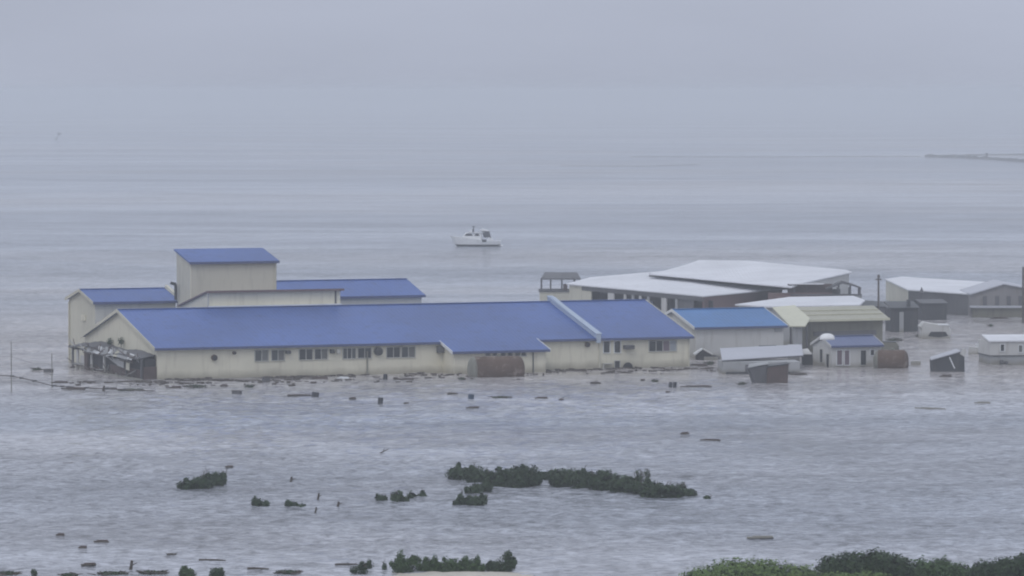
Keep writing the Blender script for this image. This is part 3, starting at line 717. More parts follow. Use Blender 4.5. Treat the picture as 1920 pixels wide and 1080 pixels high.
for xx in (845, 853, 861, 869): rl.tube((X(xx), -.9 if xx > 846 else 0, 1.55), (X(xx), -.9 if xx > 846 else 0, 2.25), .02, n=4)
rl.line([(X(845), 0, 2.25), (X(853), -.9, 2.25), (X(869), -.9, 2.2)], .02, 4)
rl.build('bow_rail', FRAMEM, boat)
MB().tube((X(938), -1.2, .2), (X(940), -1.2, 1.45), .03).line([(X(929), -1.3, 1.35), (X(940), -1.2, 1.45)], .03).build('stern_rail', WHITEP, boat)

# ================================================================== right-hand buildings
# blue-roofed shed
F6 = Frame(at(1305, 672), like=FM)
sh6 = thing('blue_roofed_shed', F6, 'grey-walled shed with bright azure roof right of the long hall', 'building')
ue, ze6 = F6.pv(1474, 611.5, 0); va, zr6 = F6.pu(1270, 584, 0)
W6, R6 = gable(sh6, 0, ue - .3, 0, 11.0, 3.2, 4.75, PALE, BLUE2, over=.3, trim=TRIM)
MB().box(ue - 3.2, ue - 1.2, -.1, -.004, -1, 1.2).build('door', DARKW, sh6)
box_v(sh6, F6, 'window', GREYW, 1452, 615, 1466, 622, 0, .08)

# cream-roofed workshop behind the cottage
F7 = Frame(at(1520, 660), like=FM)
sh7 = thing('cream_roofed_workshop', F7, 'olive-walled workshop with cream metal roof behind the small white cottage', 'building')
u1_, z_e = F7.pv(1655, 598, 0); vv_, zz_ = F7.pz(1550, 577, 4.55); BK = zz_
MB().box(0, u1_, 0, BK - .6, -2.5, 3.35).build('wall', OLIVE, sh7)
r7 = MB().extr([(-.6, -.6, 3.35), (u1_ + .5, -.6, 3.35), (u1_ + .5, BK, 4.55), (-.6, BK, 4.55)], (0, 0, .15)).build('roof', TANR, sh7)
for k_, zz in ((0.33, .155), (0.66, .155)):
    v_ = -.6 + (BK + .6) * k_; z_ = 3.35 + 1.2 * k_
    MB().box(-.5, u1_ + .4, v_ - .05, v_ + .12, z_ + .16, z_ + .26).build('roof_lap', YELLOWR, r7)
MB().box(-.6, u1_ + .5, -.75, -.605, 3.28, 3.52).build('fascia', YELLOWR, r7)
for q in ((1452, 578, 4.7), ):
    pass
P = [F7.pz3(1448, 578, 4.6), F7.pz3(1490, 574, 4.75), F7.pz3(1519, 599, 3.6), F7.pz3(1510, 613, 3.0), F7.pz3(1481, 613, 3.0)]
MB().extr(P, (0, 0, .12)).build('canopy', YELLOWR, sh7)
a_ = F7.pz3(1489, 613, 3.0); b_ = F7.pz3(1510, 613, 3.0)
MB().box(a_[0], b_[0], a_[1] + .3, a_[1] + .45, -2.5, 3.0).build('side_wall', GREYW, sh7)
for q in (1484, 1514):
    c = F7.pz3(q, 612, 3.0); MB().box(c[0] - .08, c[0] + .08, c[1] + .1, c[1] + .25, -2.5, 3.0).build('post', DARKW, sh7)
MB().box(.3, u1_ - .8, -.12, -.004, 1.7, 2.2).build('awning_beam', DARKW, sh7)
MB().box(1.0, u1_ - 1.5, -.06, -.004, -1, 1.68).build('shutter', DARKW, sh7)
# low white roof behind workshop
def slab_house(name, label, cat, pts, z, th, roofm, wallm, base=-2.5, inset=.4, group=None, walls=None):
    """pts: (px,py[,z]) outline of the roof at its own height"""
    W = [at(p[0], p[1], p[2] if len(p) > 2 else z) for p in pts]
    o = W[0].copy(); o.z = 0
    root = empty(name, o, 0, label, cat, group)
    L = [p - o for p in W]
    MB().extr([(p.x, p.y, p.z) for p in L], (0, 0, th)).build('roof', roofm, root)
    c = sum(L, Vector()) / len(L)
    I = []
    for p in L:
        d = (c - p); d.z = 0; I.append(p + d.normalized() * inset)
    n = len(I)
    for i in range(n):
        a, b_ = I[i], I[(i + 1) % n]; m_ = (walls or {}).get(i, wallm)
        if m_ is None: continue
        nn = Vector((-(b_ - a).y, (b_ - a).x, 0)).normalized()
        if nn.dot(c - (a + b_) / 2) < 0: nn = -nn
        MB().add([(a.x, a.y, base), (b_.x, b_.y, base), (b_.x, b_.y, b_.z - .002), (a.x, a.y, a.z - .002),
                  (a.x + nn.x * .15, a.y + nn.y * .15, base), (b_.x + nn.x * .15, b_.y + nn.y * .15, base), (b_.x + nn.x * .15, b_.y + nn.y * .15, b_.z - .002), (a.x + nn.x * .15, a.y + nn.y * .15, a.z - .002)],
                 [(0, 1, 2, 3), (7, 6, 5, 4), (0, 4, 5, 1), (1, 5, 6, 2), (2, 6, 7, 3), (3, 7, 4, 0)]).build('wall', m_, root)
    return root, I, o
slab_house('white_roofed_shed', 'long low white roof between the azure shed and the workshop', 'building', [(1378, 573), (1440, 577), (1612, 574), (1622, 565), (1600, 557), (1480, 559)], 4.2, .15, WHITER, GREYW)

# big fish market: two overlapping white roofs
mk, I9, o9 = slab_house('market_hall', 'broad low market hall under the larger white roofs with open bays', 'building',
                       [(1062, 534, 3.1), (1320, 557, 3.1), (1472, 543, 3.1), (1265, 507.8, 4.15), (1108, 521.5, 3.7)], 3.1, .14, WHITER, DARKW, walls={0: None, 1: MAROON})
up = [at(1216, 515.2, 4.35), at(1484, 540.5, 3.95), at(1500, 534, 4.2), at(1598, 512, 4.6), at(1585, 507.5, 4.9), at(1400, 490.5, 5.4), at(1310, 489.5, 5.4), at(1262, 507, 4.45)]
MB().extr([p - o9 for p in up], (0, 0, .14)).build('upper_roof', WHITER, mk)
MB().extr([at(x, y, z) - o9 for x, y, z in ((1217, 518.4, 3.98), (1478, 543.6, 3.3), (1481, 542.2, 3.3), (1217, 516.9, 3.98))], (0, 0, .36)).build('roof_step', DARKW, mk)
ea, eb = at(1506, 534, 4.15) - o9, at(1592, 513.5, 4.5) - o9
MB().extr([(ea.x, ea.y, -2.5), (eb.x, eb.y, -2.5), (eb.x, eb.y, 4.5), (ea.x, ea.y, 4.15)], (-.15, .1, 0)).build('end_wall', PALE, mk)
A, B = I9[0], I9[1]
def seg(k0, k1, z0, z1, mat, name, off=0.0, th=.15):
    p, q = A.lerp(B, k0), A.lerp(B, k1); d = (B - A); nn = Vector((d.y, -d.x, 0)).normalized()
    if nn.y > 0: nn = -nn
    p = p + nn * off; q = q + nn * off
    MB().extr([(p.x, p.y, z0), (q.x, q.y, z0), (q.x, q.y, z1), (p.x, p.y, z1)], -nn * th).build(name, mat, mk)
seg(0, .17, -2.5, 3.08, CREAM2, 'wall')
seg(.10, 1, 2.55, 3.08, DARKW, 'fascia', .05)
for k0, k1, m_ in ((.30, .345, PALE), (.42, .435, PALE), (.48, .495, GREYW), (.535, .55, PALE), (.595, .61, GREYW), (.70, .735, PALE), (.80, .815, GREYW), (.92, .93, DARKW)):
    seg(k0, k1, -2.5, 2.54, m_, 'column', .02)
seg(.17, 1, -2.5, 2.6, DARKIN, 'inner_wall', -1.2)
seg(.36, .47, -2.5, 1.9, BLUEG, 'shutter', -.9)
seg(.50, .585, -2.5, 1.9, BLUEG, 'shutter', -.9)
seg(.815, .915, -2.5, 2.5, DARKW, 'shutter', -.2)

# open deck at its far left corner
D0 = at(1014, 540, 2.2); D0.z = 0
dk = empty('open_deck', D0, 0, 'small open roofed deck on a cream base beyond the long hall\'s ridge', 'deck')
s_ = F / D0.y
L = lambda px: (px - 1014) / s_
MB().box(L(1012), L(1085), .0, 5, -2.5, 1.7).build('base_wall', CREAM2, dk)
MB().box(L(1010), L(1087), -.15, 5.1, 1.703, 1.9).build('deck_floor', DARKW, dk)
for px_ in (1014, 1031, 1052, 1076): 
    MB().box(L(px_), L(px_) + .2, .05, .25, 1.903, 3.3).build('post', DARKW, dk)
for px_ in (1014, 1076):
    MB().box(L(px_), L(px_) + .2, 4.6, 4.8, 1.903, 3.3).build('post', DARKW, dk)
MB().extr([(L(1014), -.3, 3.303), (L(1089), -.3, 3.303), (L(1083), 5.2, 3.9), (L(1022), 5.2, 3.9)], (0, 0, .16)).build('roof', DARKW, dk)
MB().box(L(1056), L(1064), .1, 1.2, 1.903, 2.7).build('crate', BROWNW, dk)
MB().extr([(L(1076), 0, 3.0), (L(1086), 0, 2.6), (L(1090), 0, 1.9), (L(1078), 0, 1.9)], (0, 2, 0)).build('side_panel', GREYW, dk)

# timber pavilion and maroon wall, right of the market
G0 = at(1475, 600); pvn = empty('timber_pavilion', G0, 0, 'dark timber pavilion frame with small gabled roof right of the market roofs', 'pavilion')
s_ = F / G0.y; gz = lambda py: (600 - py) / s_ ; G = lambda px: (px - 1475) / s_
MB().box(G(1478), G(1562), 1.2, 1.4, -2.5, gz(533)).build('rear_wall', BROWNW, pvn)
MB().box(G(1440), G(1560), .0, .2, -2.5, gz(549)).build('front_wall', MAROON, pvn)
MB().box(G(1482), G(1616), -.1, .1, gz(554), gz(551)).build('deck_rail', DARKW, pvn)
MB().box(G(1540), G(1616), .0, 2.4, -2.5, gz(554.2)).build('platform', GREYW, pvn)
for px_ in (1488, 1571, 1593, 1611): MB().box(G(px_), G(px_) + .22, .3, .5, gz(553), gz(533 if px_ < 1600 else 540)).build('post', DARKW, pvn)
for px_ in (1571, 1593, 1611): MB().box(G(px_), G(px_) + .2, 2.0, 2.2, gz(553), gz(540)).build('post', DARKW, pvn)
MB().extr([(G(1548), .1, gz(541)), (G(1580), .1, gz(527)), (G(1598), .1, gz(532)), (G(1615), .1, gz(539)), (G(1615), .1, gz(541.5)), (G(1597), .1, gz(535.5)), (G(1580), .1, gz(532)), (G(1550), .1, gz(543))], (0, 2.4, 0)).build('roof', DARKW, pvn)
MB().box(G(1480), G(1545), .2, 1.15, gz(533.5), gz(532)).build('canopy', WHITER, pvn)
MB().box(G(1562), G(1577), 1.0, 1.6, gz(553), gz(543)).build('crate', DARKW, pvn)

# second white-roofed building on the right
rb, I10, o10 = slab_house('white_roofed_warehouse', 'warehouse with bright white roof and dark front at the right', 'building',
    [(1659, 525, 2.6), (1702, 545, 2.6), (1826, 553.5, 2.6), (1874, 532, 2.6), (1692, 520.5, 2.6)], 2.6, .15, WHITER, DARKW, walls={0: CREAM2, 4: CREAM2})
q = at(1728, 547, 2.9) - o10
MB().tube((q.x, q.y, 2.75), (q.x, q.y, 3.5), .3, .02, 6).build('roof_vent', DARKW, rb)
MB().box(q.x - 1.6, q.x + 1.3, q.y - 1.9, q.y - 1.7, -2.5, 1.9).build('door', DARKST, rb)
K0 = at(1850, 595); s_ = F / K0.y
kb = empty('grey_gabled_store', K0, 0, 'low grey-brown gabled store cut by the right edge, behind a flat ledge', 'building')
K = lambda px: (px - 1850) / s_; kz = lambda py: (595 - py) / s_
MB().extr([(K(1822), 1.5, -2.5), (K(1822), 1.5, kz(554)), (K(1842), 1.5, kz(547)), (K(1884), 1.5, kz(535)), (K(1945), 1.5, kz(546)), (K(1975), 1.5, kz(552)), (K(1975), 1.5, -2.5)], (0, 12, 0)).build('wall', weathered('taupe_wall', (0.24, 0.23, 0.235), dirt_amt=.3), kb)
MB().extr([(K(1820), 1.2, kz(554)), (K(1884), 1.2, kz(534.5)), (K(1976), 1.2, kz(551)), (K(1976), 1.2, kz(549)), (K(1884), 1.2, kz(532.5)), (K(1820), 1.2, kz(552))], (0, 12.5, 0)).build('roof', GREYR, kb)
lg = MB().box(K(1820), K(1975), -.6, 1.45, kz(577), kz(574)).build('ledge', GREYR, kb)
MB().box(K(1824), K(1975), -.2, .6, -2.5, kz(577.2)).build('low_wall', OLIVE, kb)
for px_ in (1845, 1868, 1890, 1912): MB().box(K(px_), K(px_) + .5, 1.4, 1.495, kz(574), kz(556)).build('pilaster', DARKW, kb)
# dark shed by the pole
S0 = at(1698, 622); s_ = F / S0.y
ds = empty('dark_shed', S0, .12, 'tall narrow dark shed standing in front of the warehouse\'s left corner', 'shed')
MB().box(-28 / s_, 24 / s_, 0, 3.2, -2.5, 2.7).build('wall', DARKT, ds)
MB().extr([(-31 / s_, -.2, 2.703), (26 / s_, -.2, 2.703), (26 / s_, 3.4, 3.3), (-31 / s_, 3.4, 3.3)], (0, 0, .1)).build('roof', DARKST, ds)
MB().box(-12 / s_, -4 / s_, -.06, -.004, -1, 2.3).build('door', GREYW, ds)
MB().box(4 / s_, 10 / s_, .3, .8, 2.9, 3.7).build('chimney', DARKST, ds)
S1 = at(1755, 600); s_ = F / S1.y
d2 = empty('flooded_lean_to', S1, .1, 'low dark lean-to against the warehouse front', 'shed')
MB().box(-28 / s_, 20 / s_, 0, 3, -2.5, 2.0).build('wall', DARKT, d2)
MB().extr([(-30 / s_, -.2, 2.003), (22 / s_, -.2, 2.003), (22 / s_, 3.2, 2.3), (-30 / s_, 3.2, 2.3)], (0, 0, .1)).build('roof', DARKW, d2)
S2 = at(1655, 600); s_ = F / S2.y
d3 = empty('scrap_hut', S2, .0, 'dark hut at the foot of the wooden pole', 'shed')
MB().box(-35 / s_, 6 / s_, 0, 3, -2.5, 1.7).build('wall', DARKW, d3)
MB().extr([(-40 / s_, -.2, 1.703), (8 / s_, -.2, 1.503), (8 / s_, 3.2, 2.0), (-40 / s_, 3.2, 2.2)], (0, 0, .1)).build('roof', DARKST, d3)
MB().box(8 / s_, 20 / s_, .3, 2.5, -2.5, 1.0).build('side_panel', PALE, d3)

def pole(px, top, base, label, r=.14, name='utility_pole', mat=WOOD, cap=True):
    o = at(px, base); s = ppm(base); h = (base - top) / s
    root = empty(name, o, 0, label, 'pole')
    MB().tube((0, 0, -2.5), (0, 0, h), r, r * .8, 8).build('shaft', mat, root)
    if cap: MB().box(-.35, .35, -.08, .08, h - .5, h - .35).tube((0, -.1, h - .2), (0, -.1, h + .15), .18, .12, 8).build('crossarm', mat, root)
    return o, h
pole(1647, 517, 606, 'dark wooden pole left of the right-hand warehouse')
pole(1918, 500, 606, 'dark pole cut by the right edge of the view', cap=False)
pole(21.5, 640, 735, 'thin grey post standing alone at the far left', .05, 'mooring_post', RUSTG, cap=False)
pole(97.5, 662, 727, 'thin grey post nearer the wrecked porch', .05, 'mooring_post', RUSTG, cap=False)

# floating debris boom on the far left
pts = [at(x, y, .2) for x, y in ((-30, 702), (21, 705), (60, 713), (97, 723), (130, 726), (200, 729), (290, 733))]
o = pts[3].copy(); o.z = 0
bmx = empty('floating_boom', o, 0, 'dark rope line of floats sagging between the two left posts and the porch', 'rope')
MB().line([p - o for p in pts], .05).build('rope', WOOD, bmx)
rnd = random.Random(9)
for k in range(14):
    i = rnd.randrange(len(pts) - 1); p = pts[i].lerp(pts[i + 1], rnd.random()) - o
    MB().tube(p + Vector((-.2, 0, .02)), p + Vector((.2, .02, .02)), .09, .09, 7).build('float', DARKP, bmx)
o = at(97.5, 664, 0)
wire = empty('sagging_wire', at(21.5, 735), 0, 'thin wire strung from the left posts towards the porch', 'wire')
a = Vector((0, 0, 3.3)); b_ = at(97.5, 727) - at(21.5, 735) + Vector((0, 0, 2.2)); c = at(140, 715) - at(21.5, 735) + Vector((0, 0, 2.9))
MB().line([a, a.lerp(b_, .5) - Vector((0, 0, .25)), b_, b_.lerp(c, .5), c], .012, 4).build('strand', DARKST, wire)

# ------------------------------------------------------------------ tanks
def tank(name, label, px0, px1, top, base, mat, endm, rz=0, vfr=None, sink=.25):
    cx = (px0 + px1) / 2; o = at(cx, base); s = ppm(base); Lh = (px1 - px0) / 2 / s; H = (base - top) / s
    r = H / (2 - sink * 2) ; zc_ = H - r
    root = empty(name, o, rz, label, 'tank')
    n = 20; rings = []
    for x, k in ((-Lh, .35), (-Lh + .12, .72), (-Lh + .3, .93), (-Lh + .5, 1), (Lh - .5, 1), (Lh - .3, .93), (Lh - .12, .72), (Lh, .35)):
        rings.append([Vector((x, r + r * k * math.cos(a), zc_ + r * k * math.sin(a))) for a in (2 * math.pi * j / n for j in range(n))])
    MB().loft(rings[3:5], cap=False).build('shell', mat, root, smooth=True)
    MB().loft(rings[:4]).build('end_cap', endm, root, smooth=True)
    MB().loft(rings[4:]).build('end_cap', mat if name != 'rusty_tank_b' else endm, root, smooth=True)
    for x in (-Lh * .45, Lh * .45):
        rr = [[Vector((xx, r + (r + .03) * math.cos(a), zc_ + (r + .03) * math.sin(a))) for a in (2 * math.pi * j / n for j in range(n))] for xx in (x - .06, x + .06)]
        MB().loft(rr).build('band', mat, root)
    MB().tube((Lh * .1, r, zc_ + r - .05), (Lh * .1, r, zc_ + r + .18), .22, .22, 10).build('hatch', RUSTG, root)
    return root
tk = tank('rusty_tank', 'large rusty cylindrical tank afloat against the hall\'s lowered eave', 884, 991, 669, 707, RUST, RUSTG, .30)
tank('rusty_tank', 'shorter rusty brown tank lying at the right end of the small white cottage', 1636, 1702, 657, 691, RUST, RUSTG, -.15)
o = at(1441, 719); s_ = F / o.y
hw_ = empty('sunken_hull', o, .06, 'dark grey wreck with a brown squared end, awash before the pale drifted roof', 'wreck')
MB().extr([(-22 / s_, .3, -.6), (-34 / s_, .3, .9), (-40 / s_, .3, 1.45), (-10 / s_, .3, 1.75), (2 / s_, .3, 1.8), (2 / s_, .3, -.6)], (0, 2.0, 0)).build('body', DARKW, hw_, bevel=.12)
MB().extr([(-4 / s_, 0, -.6), (-2 / s_, 0, 1.5), (2 / s_, 0, 1.62), (38 / s_, 0, 1.85), (36 / s_, 0, -.6)], (0, 2.4, 0)).build('brown_end', BROWNW, hw_, bevel=.05)
MB().extr([(-4 / s_, -.08, 1.55), (2 / s_, -.08, 1.68), (40 / s_, -.08, 1.93), (40 / s_, -.08, 1.84), (2 / s_, -.08, 1.6)], (0, 2.5, 0)).build('rim', DARKST, hw_)
MB().extr([(-38 / s_, .2, 1.46), (-9 / s_, .2, 1.76), (1 / s_, .2, 1.81), (1 / s_, 1.6, 2.0), (-34 / s_, 1.6, 1.7)], (0, 0, .07)).build('deck', GREYW, hw_)

# ------------------------------------------------------------------ pale floating roof with grey walls
F8 = Frame(at(1352, 702), at(1508, 701.2))
fl = thing('drifted_shed', F8, 'long shed with tilted pale roof sunk to its eaves in front of the azure-roofed shed', 'shed')
wdt = F8.pv(1506, 690, 0)[0]
MB().box(.2, wdt - .3, .3, 4.2, -2.5, 1.2).build('wall', GREYW, fl)
P = [F8.pz3(1354, 677.5, 1.25), F8.pz3(1506, 668, 1.5), F8.pz3(1503, 648, 1.9), F8.pz3(1350, 655, 1.75)]
rf8 = MB().extr(P, (0, 0, .12)).build('roof', GREYR, fl)
MB().tube(Vector(P[0]) + Vector((0, -.06, .02)), Vector(P[1]) + Vector((0, -.06, .02)), .06).build('gutter', DARKW, rf8)
MB().box(wdt * .3, wdt * .5, .22, .296, -1, .9).build('door', DARKW, fl)
MB().box(.5, wdt * .9, .0, .25, -.5, .22).build('sill', DARKST, fl)
H8 = at(1514, 684); s_ = F / H8.y
hb = empty('dark_hut', H8, 0, 'small dark hut with pale lid between the drifted shed and the cottage', 'shed')
MB().box(-9 / s_, 10 / s_, 0, 1.6, -2, 1.05).build('wall', DARKIN, hb)
MB().extr([(-13 / s_, -.1, 1.05), (8 / s_, -.1, 1.05), (3 / s_, 1.7, 1.5), (-13 / s_, 1.7, 1.4)], (0, 0, .08)).build('roof', PALE, hb)
MB().box(-34 / s_, -12 / s_, 2.2, 3.6, -2, 1.9).build('side_box', GREYW, hb)
# little wreck with a pale crest
W8 = at(1325, 675); s_ = F / W8.y
wk = empty('collapsed_hut', W8, 0, 'collapsed dark hut with a pale ridge between the long hall and the drifted shed', 'wreck')
MB().extr([(-20 / s_, 0, -1), (-20 / s_, 0, .35), (-6 / s_, 0, 1.05), (12 / s_, 0, .5), (24 / s_, 0, .3), (24 / s_, 0, -1)], (0, 1.8, 0)).build('wall', DARKIN, wk)
MB().extr([(-23 / s_, -.15, .5), (-8 / s_, -.15, 1.08), (-8 / s_, -.15, 1.2), (-24 / s_, -.15, .62)], (0, 2.1, 0)).build('roof_sheet', TRIM, wk)
MB().extr([(-7 / s_, -.15, 1.2), (12 / s_, -.15, .58), (12 / s_, -.15, .46), (-7 / s_, -.15, 1.08)], (0, 2.1, 0)).build('roof_sheet', PALE, wk)
MB().box(-5 / s_, 22 / s_, -.3, -.05, -.5, .35).build('plank', GREYW, wk)

# ------------------------------------------------------------------ white cottage
F11 = Frame(at(1560, 689), like=FM)
ct = thing('small_cottage', F11, 'small white cottage with slate-blue roof and tall narrow windows', 'house')
cu, _ = F11.pv(1652, 688, 0); cvb, _ = F11.pu(1524, 683, 0)
gable(ct, 0, cu, 0, min(cvb, 7.5), 2.15, 2.95, PALE, BLUEG, over=.18, th=.1, trim=PALE)
for q in ((1569, 657, 1579, 684), (1583.5, 657, 1592.5, 684)): window_v(ct, F11, *q, 0, 1, glass=MAUVE, frame=TRIM)
window_v(ct, F11, 1613.5, 657, 1624, 684, 0, 1, frame=PALE)
window_v(ct, F11, 1632, 656, 1639, 666, 0, 1, frame=TRIM)
window_u(ct, F11, 1538, 655, 1543, 679, 0)
window_u(ct, F11, 1550, 664, 1555, 688, 0, glass=DARKIN, name='door', sub='door_leaf')
# white upturned dinghy on the roof corner
o = at(1551, 637, 3.0); s_ = F / o.y; rings = []
for i in range(9):
    a = math.pi * (i / 8) ; hw = .55 * math.sin(a) ** .6 + .02; x = -math.cos(a) * 14 / s_
    rings.append([Vector((x, hw * math.cos(b2), .62 * (hw / .57) * math.sin(b2) if 0 < b2 < math.pi else 0)) for b2 in (math.pi * j / 8 for j in range(9))])
dg = empty('upturned_dinghy', o, .1, 'bright white upturned dinghy lodged on the cottage\'s left roof corner', 'boat')
hl = MB().loft(rings).build('hull', WHITEP, dg, smooth=True)
MB().line([Vector((-14 / s_, 0, .02))] + [r[4] + Vector((0, 0, .02)) for r in rings[1:-1]] + [Vector((14 / s_, 0, .02))], .025, 5).build('keel', TRIM, hl)
# dark box on the tank's back
o = at(1668, 668); s_ = F / o.y
bx = empty('dark_cabin', o, -.1, 'dark green cabin box showing above the cottage-side tank', 'wreck')
MB().extr([(-20 / s_, 0, -1), (18 / s_, 0, -1), (17 / s_, 0, 1.1), (12 / s_, 0, 1.45), (-14 / s_, 0, 1.45), (-20 / s_, 0, 1.1)], (0, 1.8, 0)).build('body', OLIVE, bx)
MB().box(-15 / s_, 12 / s_, .1, 1.7, 1.453, 1.53).build('lid', DARKST, bx)

# ------------------------------------------------------------------ wreck, tilted shed, white house at right edge
o = at(1753, 635); s_ = F / o.y
vn = empty('swamped_van', o, .05, 'cream box-bodied wreck awash with a dark opening low in its side', 'wreck')
MB().extr([(-28 / s_, 0, -.5), (28 / s_, 0, -.5), (30 / s_, 0, .9), (26 / s_, 0, 1.45), (5 / s_, 0, 1.62), (-20 / s_, 0, 1.9), (-26 / s_, 0, 1.5), (-29 / s_, 0, 1.35), (-25 / s_, 0, 1.1)], (0, 2.1, 0)).build('body', PALE, vn, bevel=.08)
MB().extr([(-13 / s_, -.03, .28), (-8 / s_, -.03, .78), (20 / s_, -.03, .78), (25 / s_, -.03, .3), (8 / s_, -.03, .15)], (0, .026, 0)).build('opening', DARKIN, vn)
MB().box(6 / s_, 27 / s_, -.08, 1.9, 1.47, 1.6).build('roof_edge', TRIM, vn)
o = at(1778, 697); s_ = F / o.y
ts = empty('tilted_shed', o, .0, 'dark tilted shed leaning up to the right with a pale batten on its side', 'shed')
MB().extr([(-29 / s_, 0, -.8), (-31 / s_, 0, 1.1), (24 / s_, 0, 1.95), (30 / s_, 0, 2.1), (31 / s_, 0, -.8)], (0, 2.4, 0)).build('wall', DARKT, ts)
MB().extr([(-33 / s_, -.15, 1.13), (24 / s_, -.15, 2.0), (20 / s_, 2.6, 2.06), (-30 / s_, 2.6, 1.25)], (0, 0, .09)).build('roof', GREYR, ts)
MB().extr([(1 / s_, -.06, 1.45), (3 / s_, -.06, 1.5), (13 / s_, -.06, .35), (11 / s_, -.06, .3)], (0, .055, 0)).build('batten', TRIM, ts)
MB().extr([(21 / s_, -.1, 1.8), (29 / s_, -.1, 2.35), (34 / s_, -.1, 2.0), (30 / s_, -.1, 1.5)], (0, .6, 0)).build('torn_panel', PALE, ts)
F12 = Frame(at(1857, 684), at(1975, 683))
wh = thing('white_house', F12, 'white house with flat white roof cut by the right edge', 'house')
wu, _ = F12.pv(1985, 684, 0)
z_up = F12.pv(1857, 668, 0)[1]; z_top = F12.pv(1857, 641, 0)[1]
MB().box(0, wu, 0, 5, -2.5, z_up).build('lower_wall', GREYW, wh)
MB().box(-.12, wu, -.12, 5, z_up + .003, z_up + .10).build('floor_band', DARKW, wh)
MB().box(-.05, wu, -.06, 5, z_up + .103, z_top).build('wall', PALE, wh)
rp_ = [(-.25, -.25, z_top + .003), (wu, -.25, z_top + .003), (wu, 5.2, z_top + .35), (.35, 5.2, z_top + .35)]
MB().extr(rp_, (0, 0, .12)).build('roof', WHITER, wh)
for q in ((1876, 646, 1883, 658), (1910, 647.5, 1917, 660)): window_v(wh, F12, *q, -.06, 1, frame=TRIM)
box_v(wh, F12, 'meter_box', DARKW, 1874, 675, 1881, 682, 0, .3); box_v(wh, F12, 'meter_box', DARKW, 1883, 677, 1889, 682, 0, .3)

# ------------------------------------------------------------------ far breakwaters
def mound(name, label, pts, wd, h, seed, mat=ROCK):
    W = [at(x, y) for x, y in pts]; o = W[0].copy(); rnd = random.Random(seed); vs = []; fs = []
    P = []
    for a, b_ in zip(W, W[1:]):
        n = max(2, int((b_ - a).length / 3)); P += [a.lerp(b_, i / n) for i in range(n)]
    P.append(W[-1])
    for p in P:
        d = Vector((0, 1, 0)); hh = h * rnd.uniform(.7, 1.2)
        vs += [p - o - d * wd + Vector((0, 0, -.6)), p - o - d * wd * .35 + Vector((0, 0, hh)), p - o + d * wd * .3 + Vector((0, 0, hh * .9)), p - o + d * wd + Vector((0, 0, -.6))]
    for i in range(len(P) - 1):
        for k in range(3): fs.append((i * 4 + k, i * 4 + k + 1, i * 4 + 5 + k, i * 4 + 4 + k))
    ob = MB(); ob.add(vs, fs); r = ob.build(name, mat); r.location = o; tag(r, label, 'breakwater'); return r
mound('breakwater', 'low dark far breakwater, lower arm of the pair at the upper right', [(1735, 294.5), (1790, 296), (1850, 299), (1880, 301), (1935, 305), (2010, 309)], 4, 1.2, 1)
mound('breakwater', 'thin far breakwater, upper arm of the pair at the upper right', [(1785, 292), (1850, 290.5), (1935, 290), (2010, 289)], 4, .5, 2)
mound('sunken_seawall', 'faint line of nearly sunken seawall right of centre far out', [(1180, 294), (1420, 294.5), (1560, 293.5), (1725, 293.5)], 5, .18, 3)
mound('sunken_seawall', 'fainter short sunken seawall just below the longer one', [(1050, 311), (1200, 312), (1310, 309)], 4, .15, 4)
o = at(1850, 296); bc = empty('channel_beacon', o, 0, 'tiny dark beacon on the far breakwater', 'beacon')
MB().tube((0, 0, -.5), (0, 0, 1.6), .5, .35, 8).build('tower', DARKW, bc); MB().tube((0, 0, 1.605), (0, 0, 2.1), .6, .5, 8).build('lantern', DARKST, bc)
o = at(107, 262); by = empty('distant_marker', o, 0, 'faint marker post far out near the horizon at left', 'marker')
MB().tube((-1, 0, -.5), (1.2, 0, 3.0), .45, .3, 6).build('post', DARKW, by); MB().box(.3, 2.4, -.4, .4, 3.0, 3.9).build('topmark', DARKW, by)

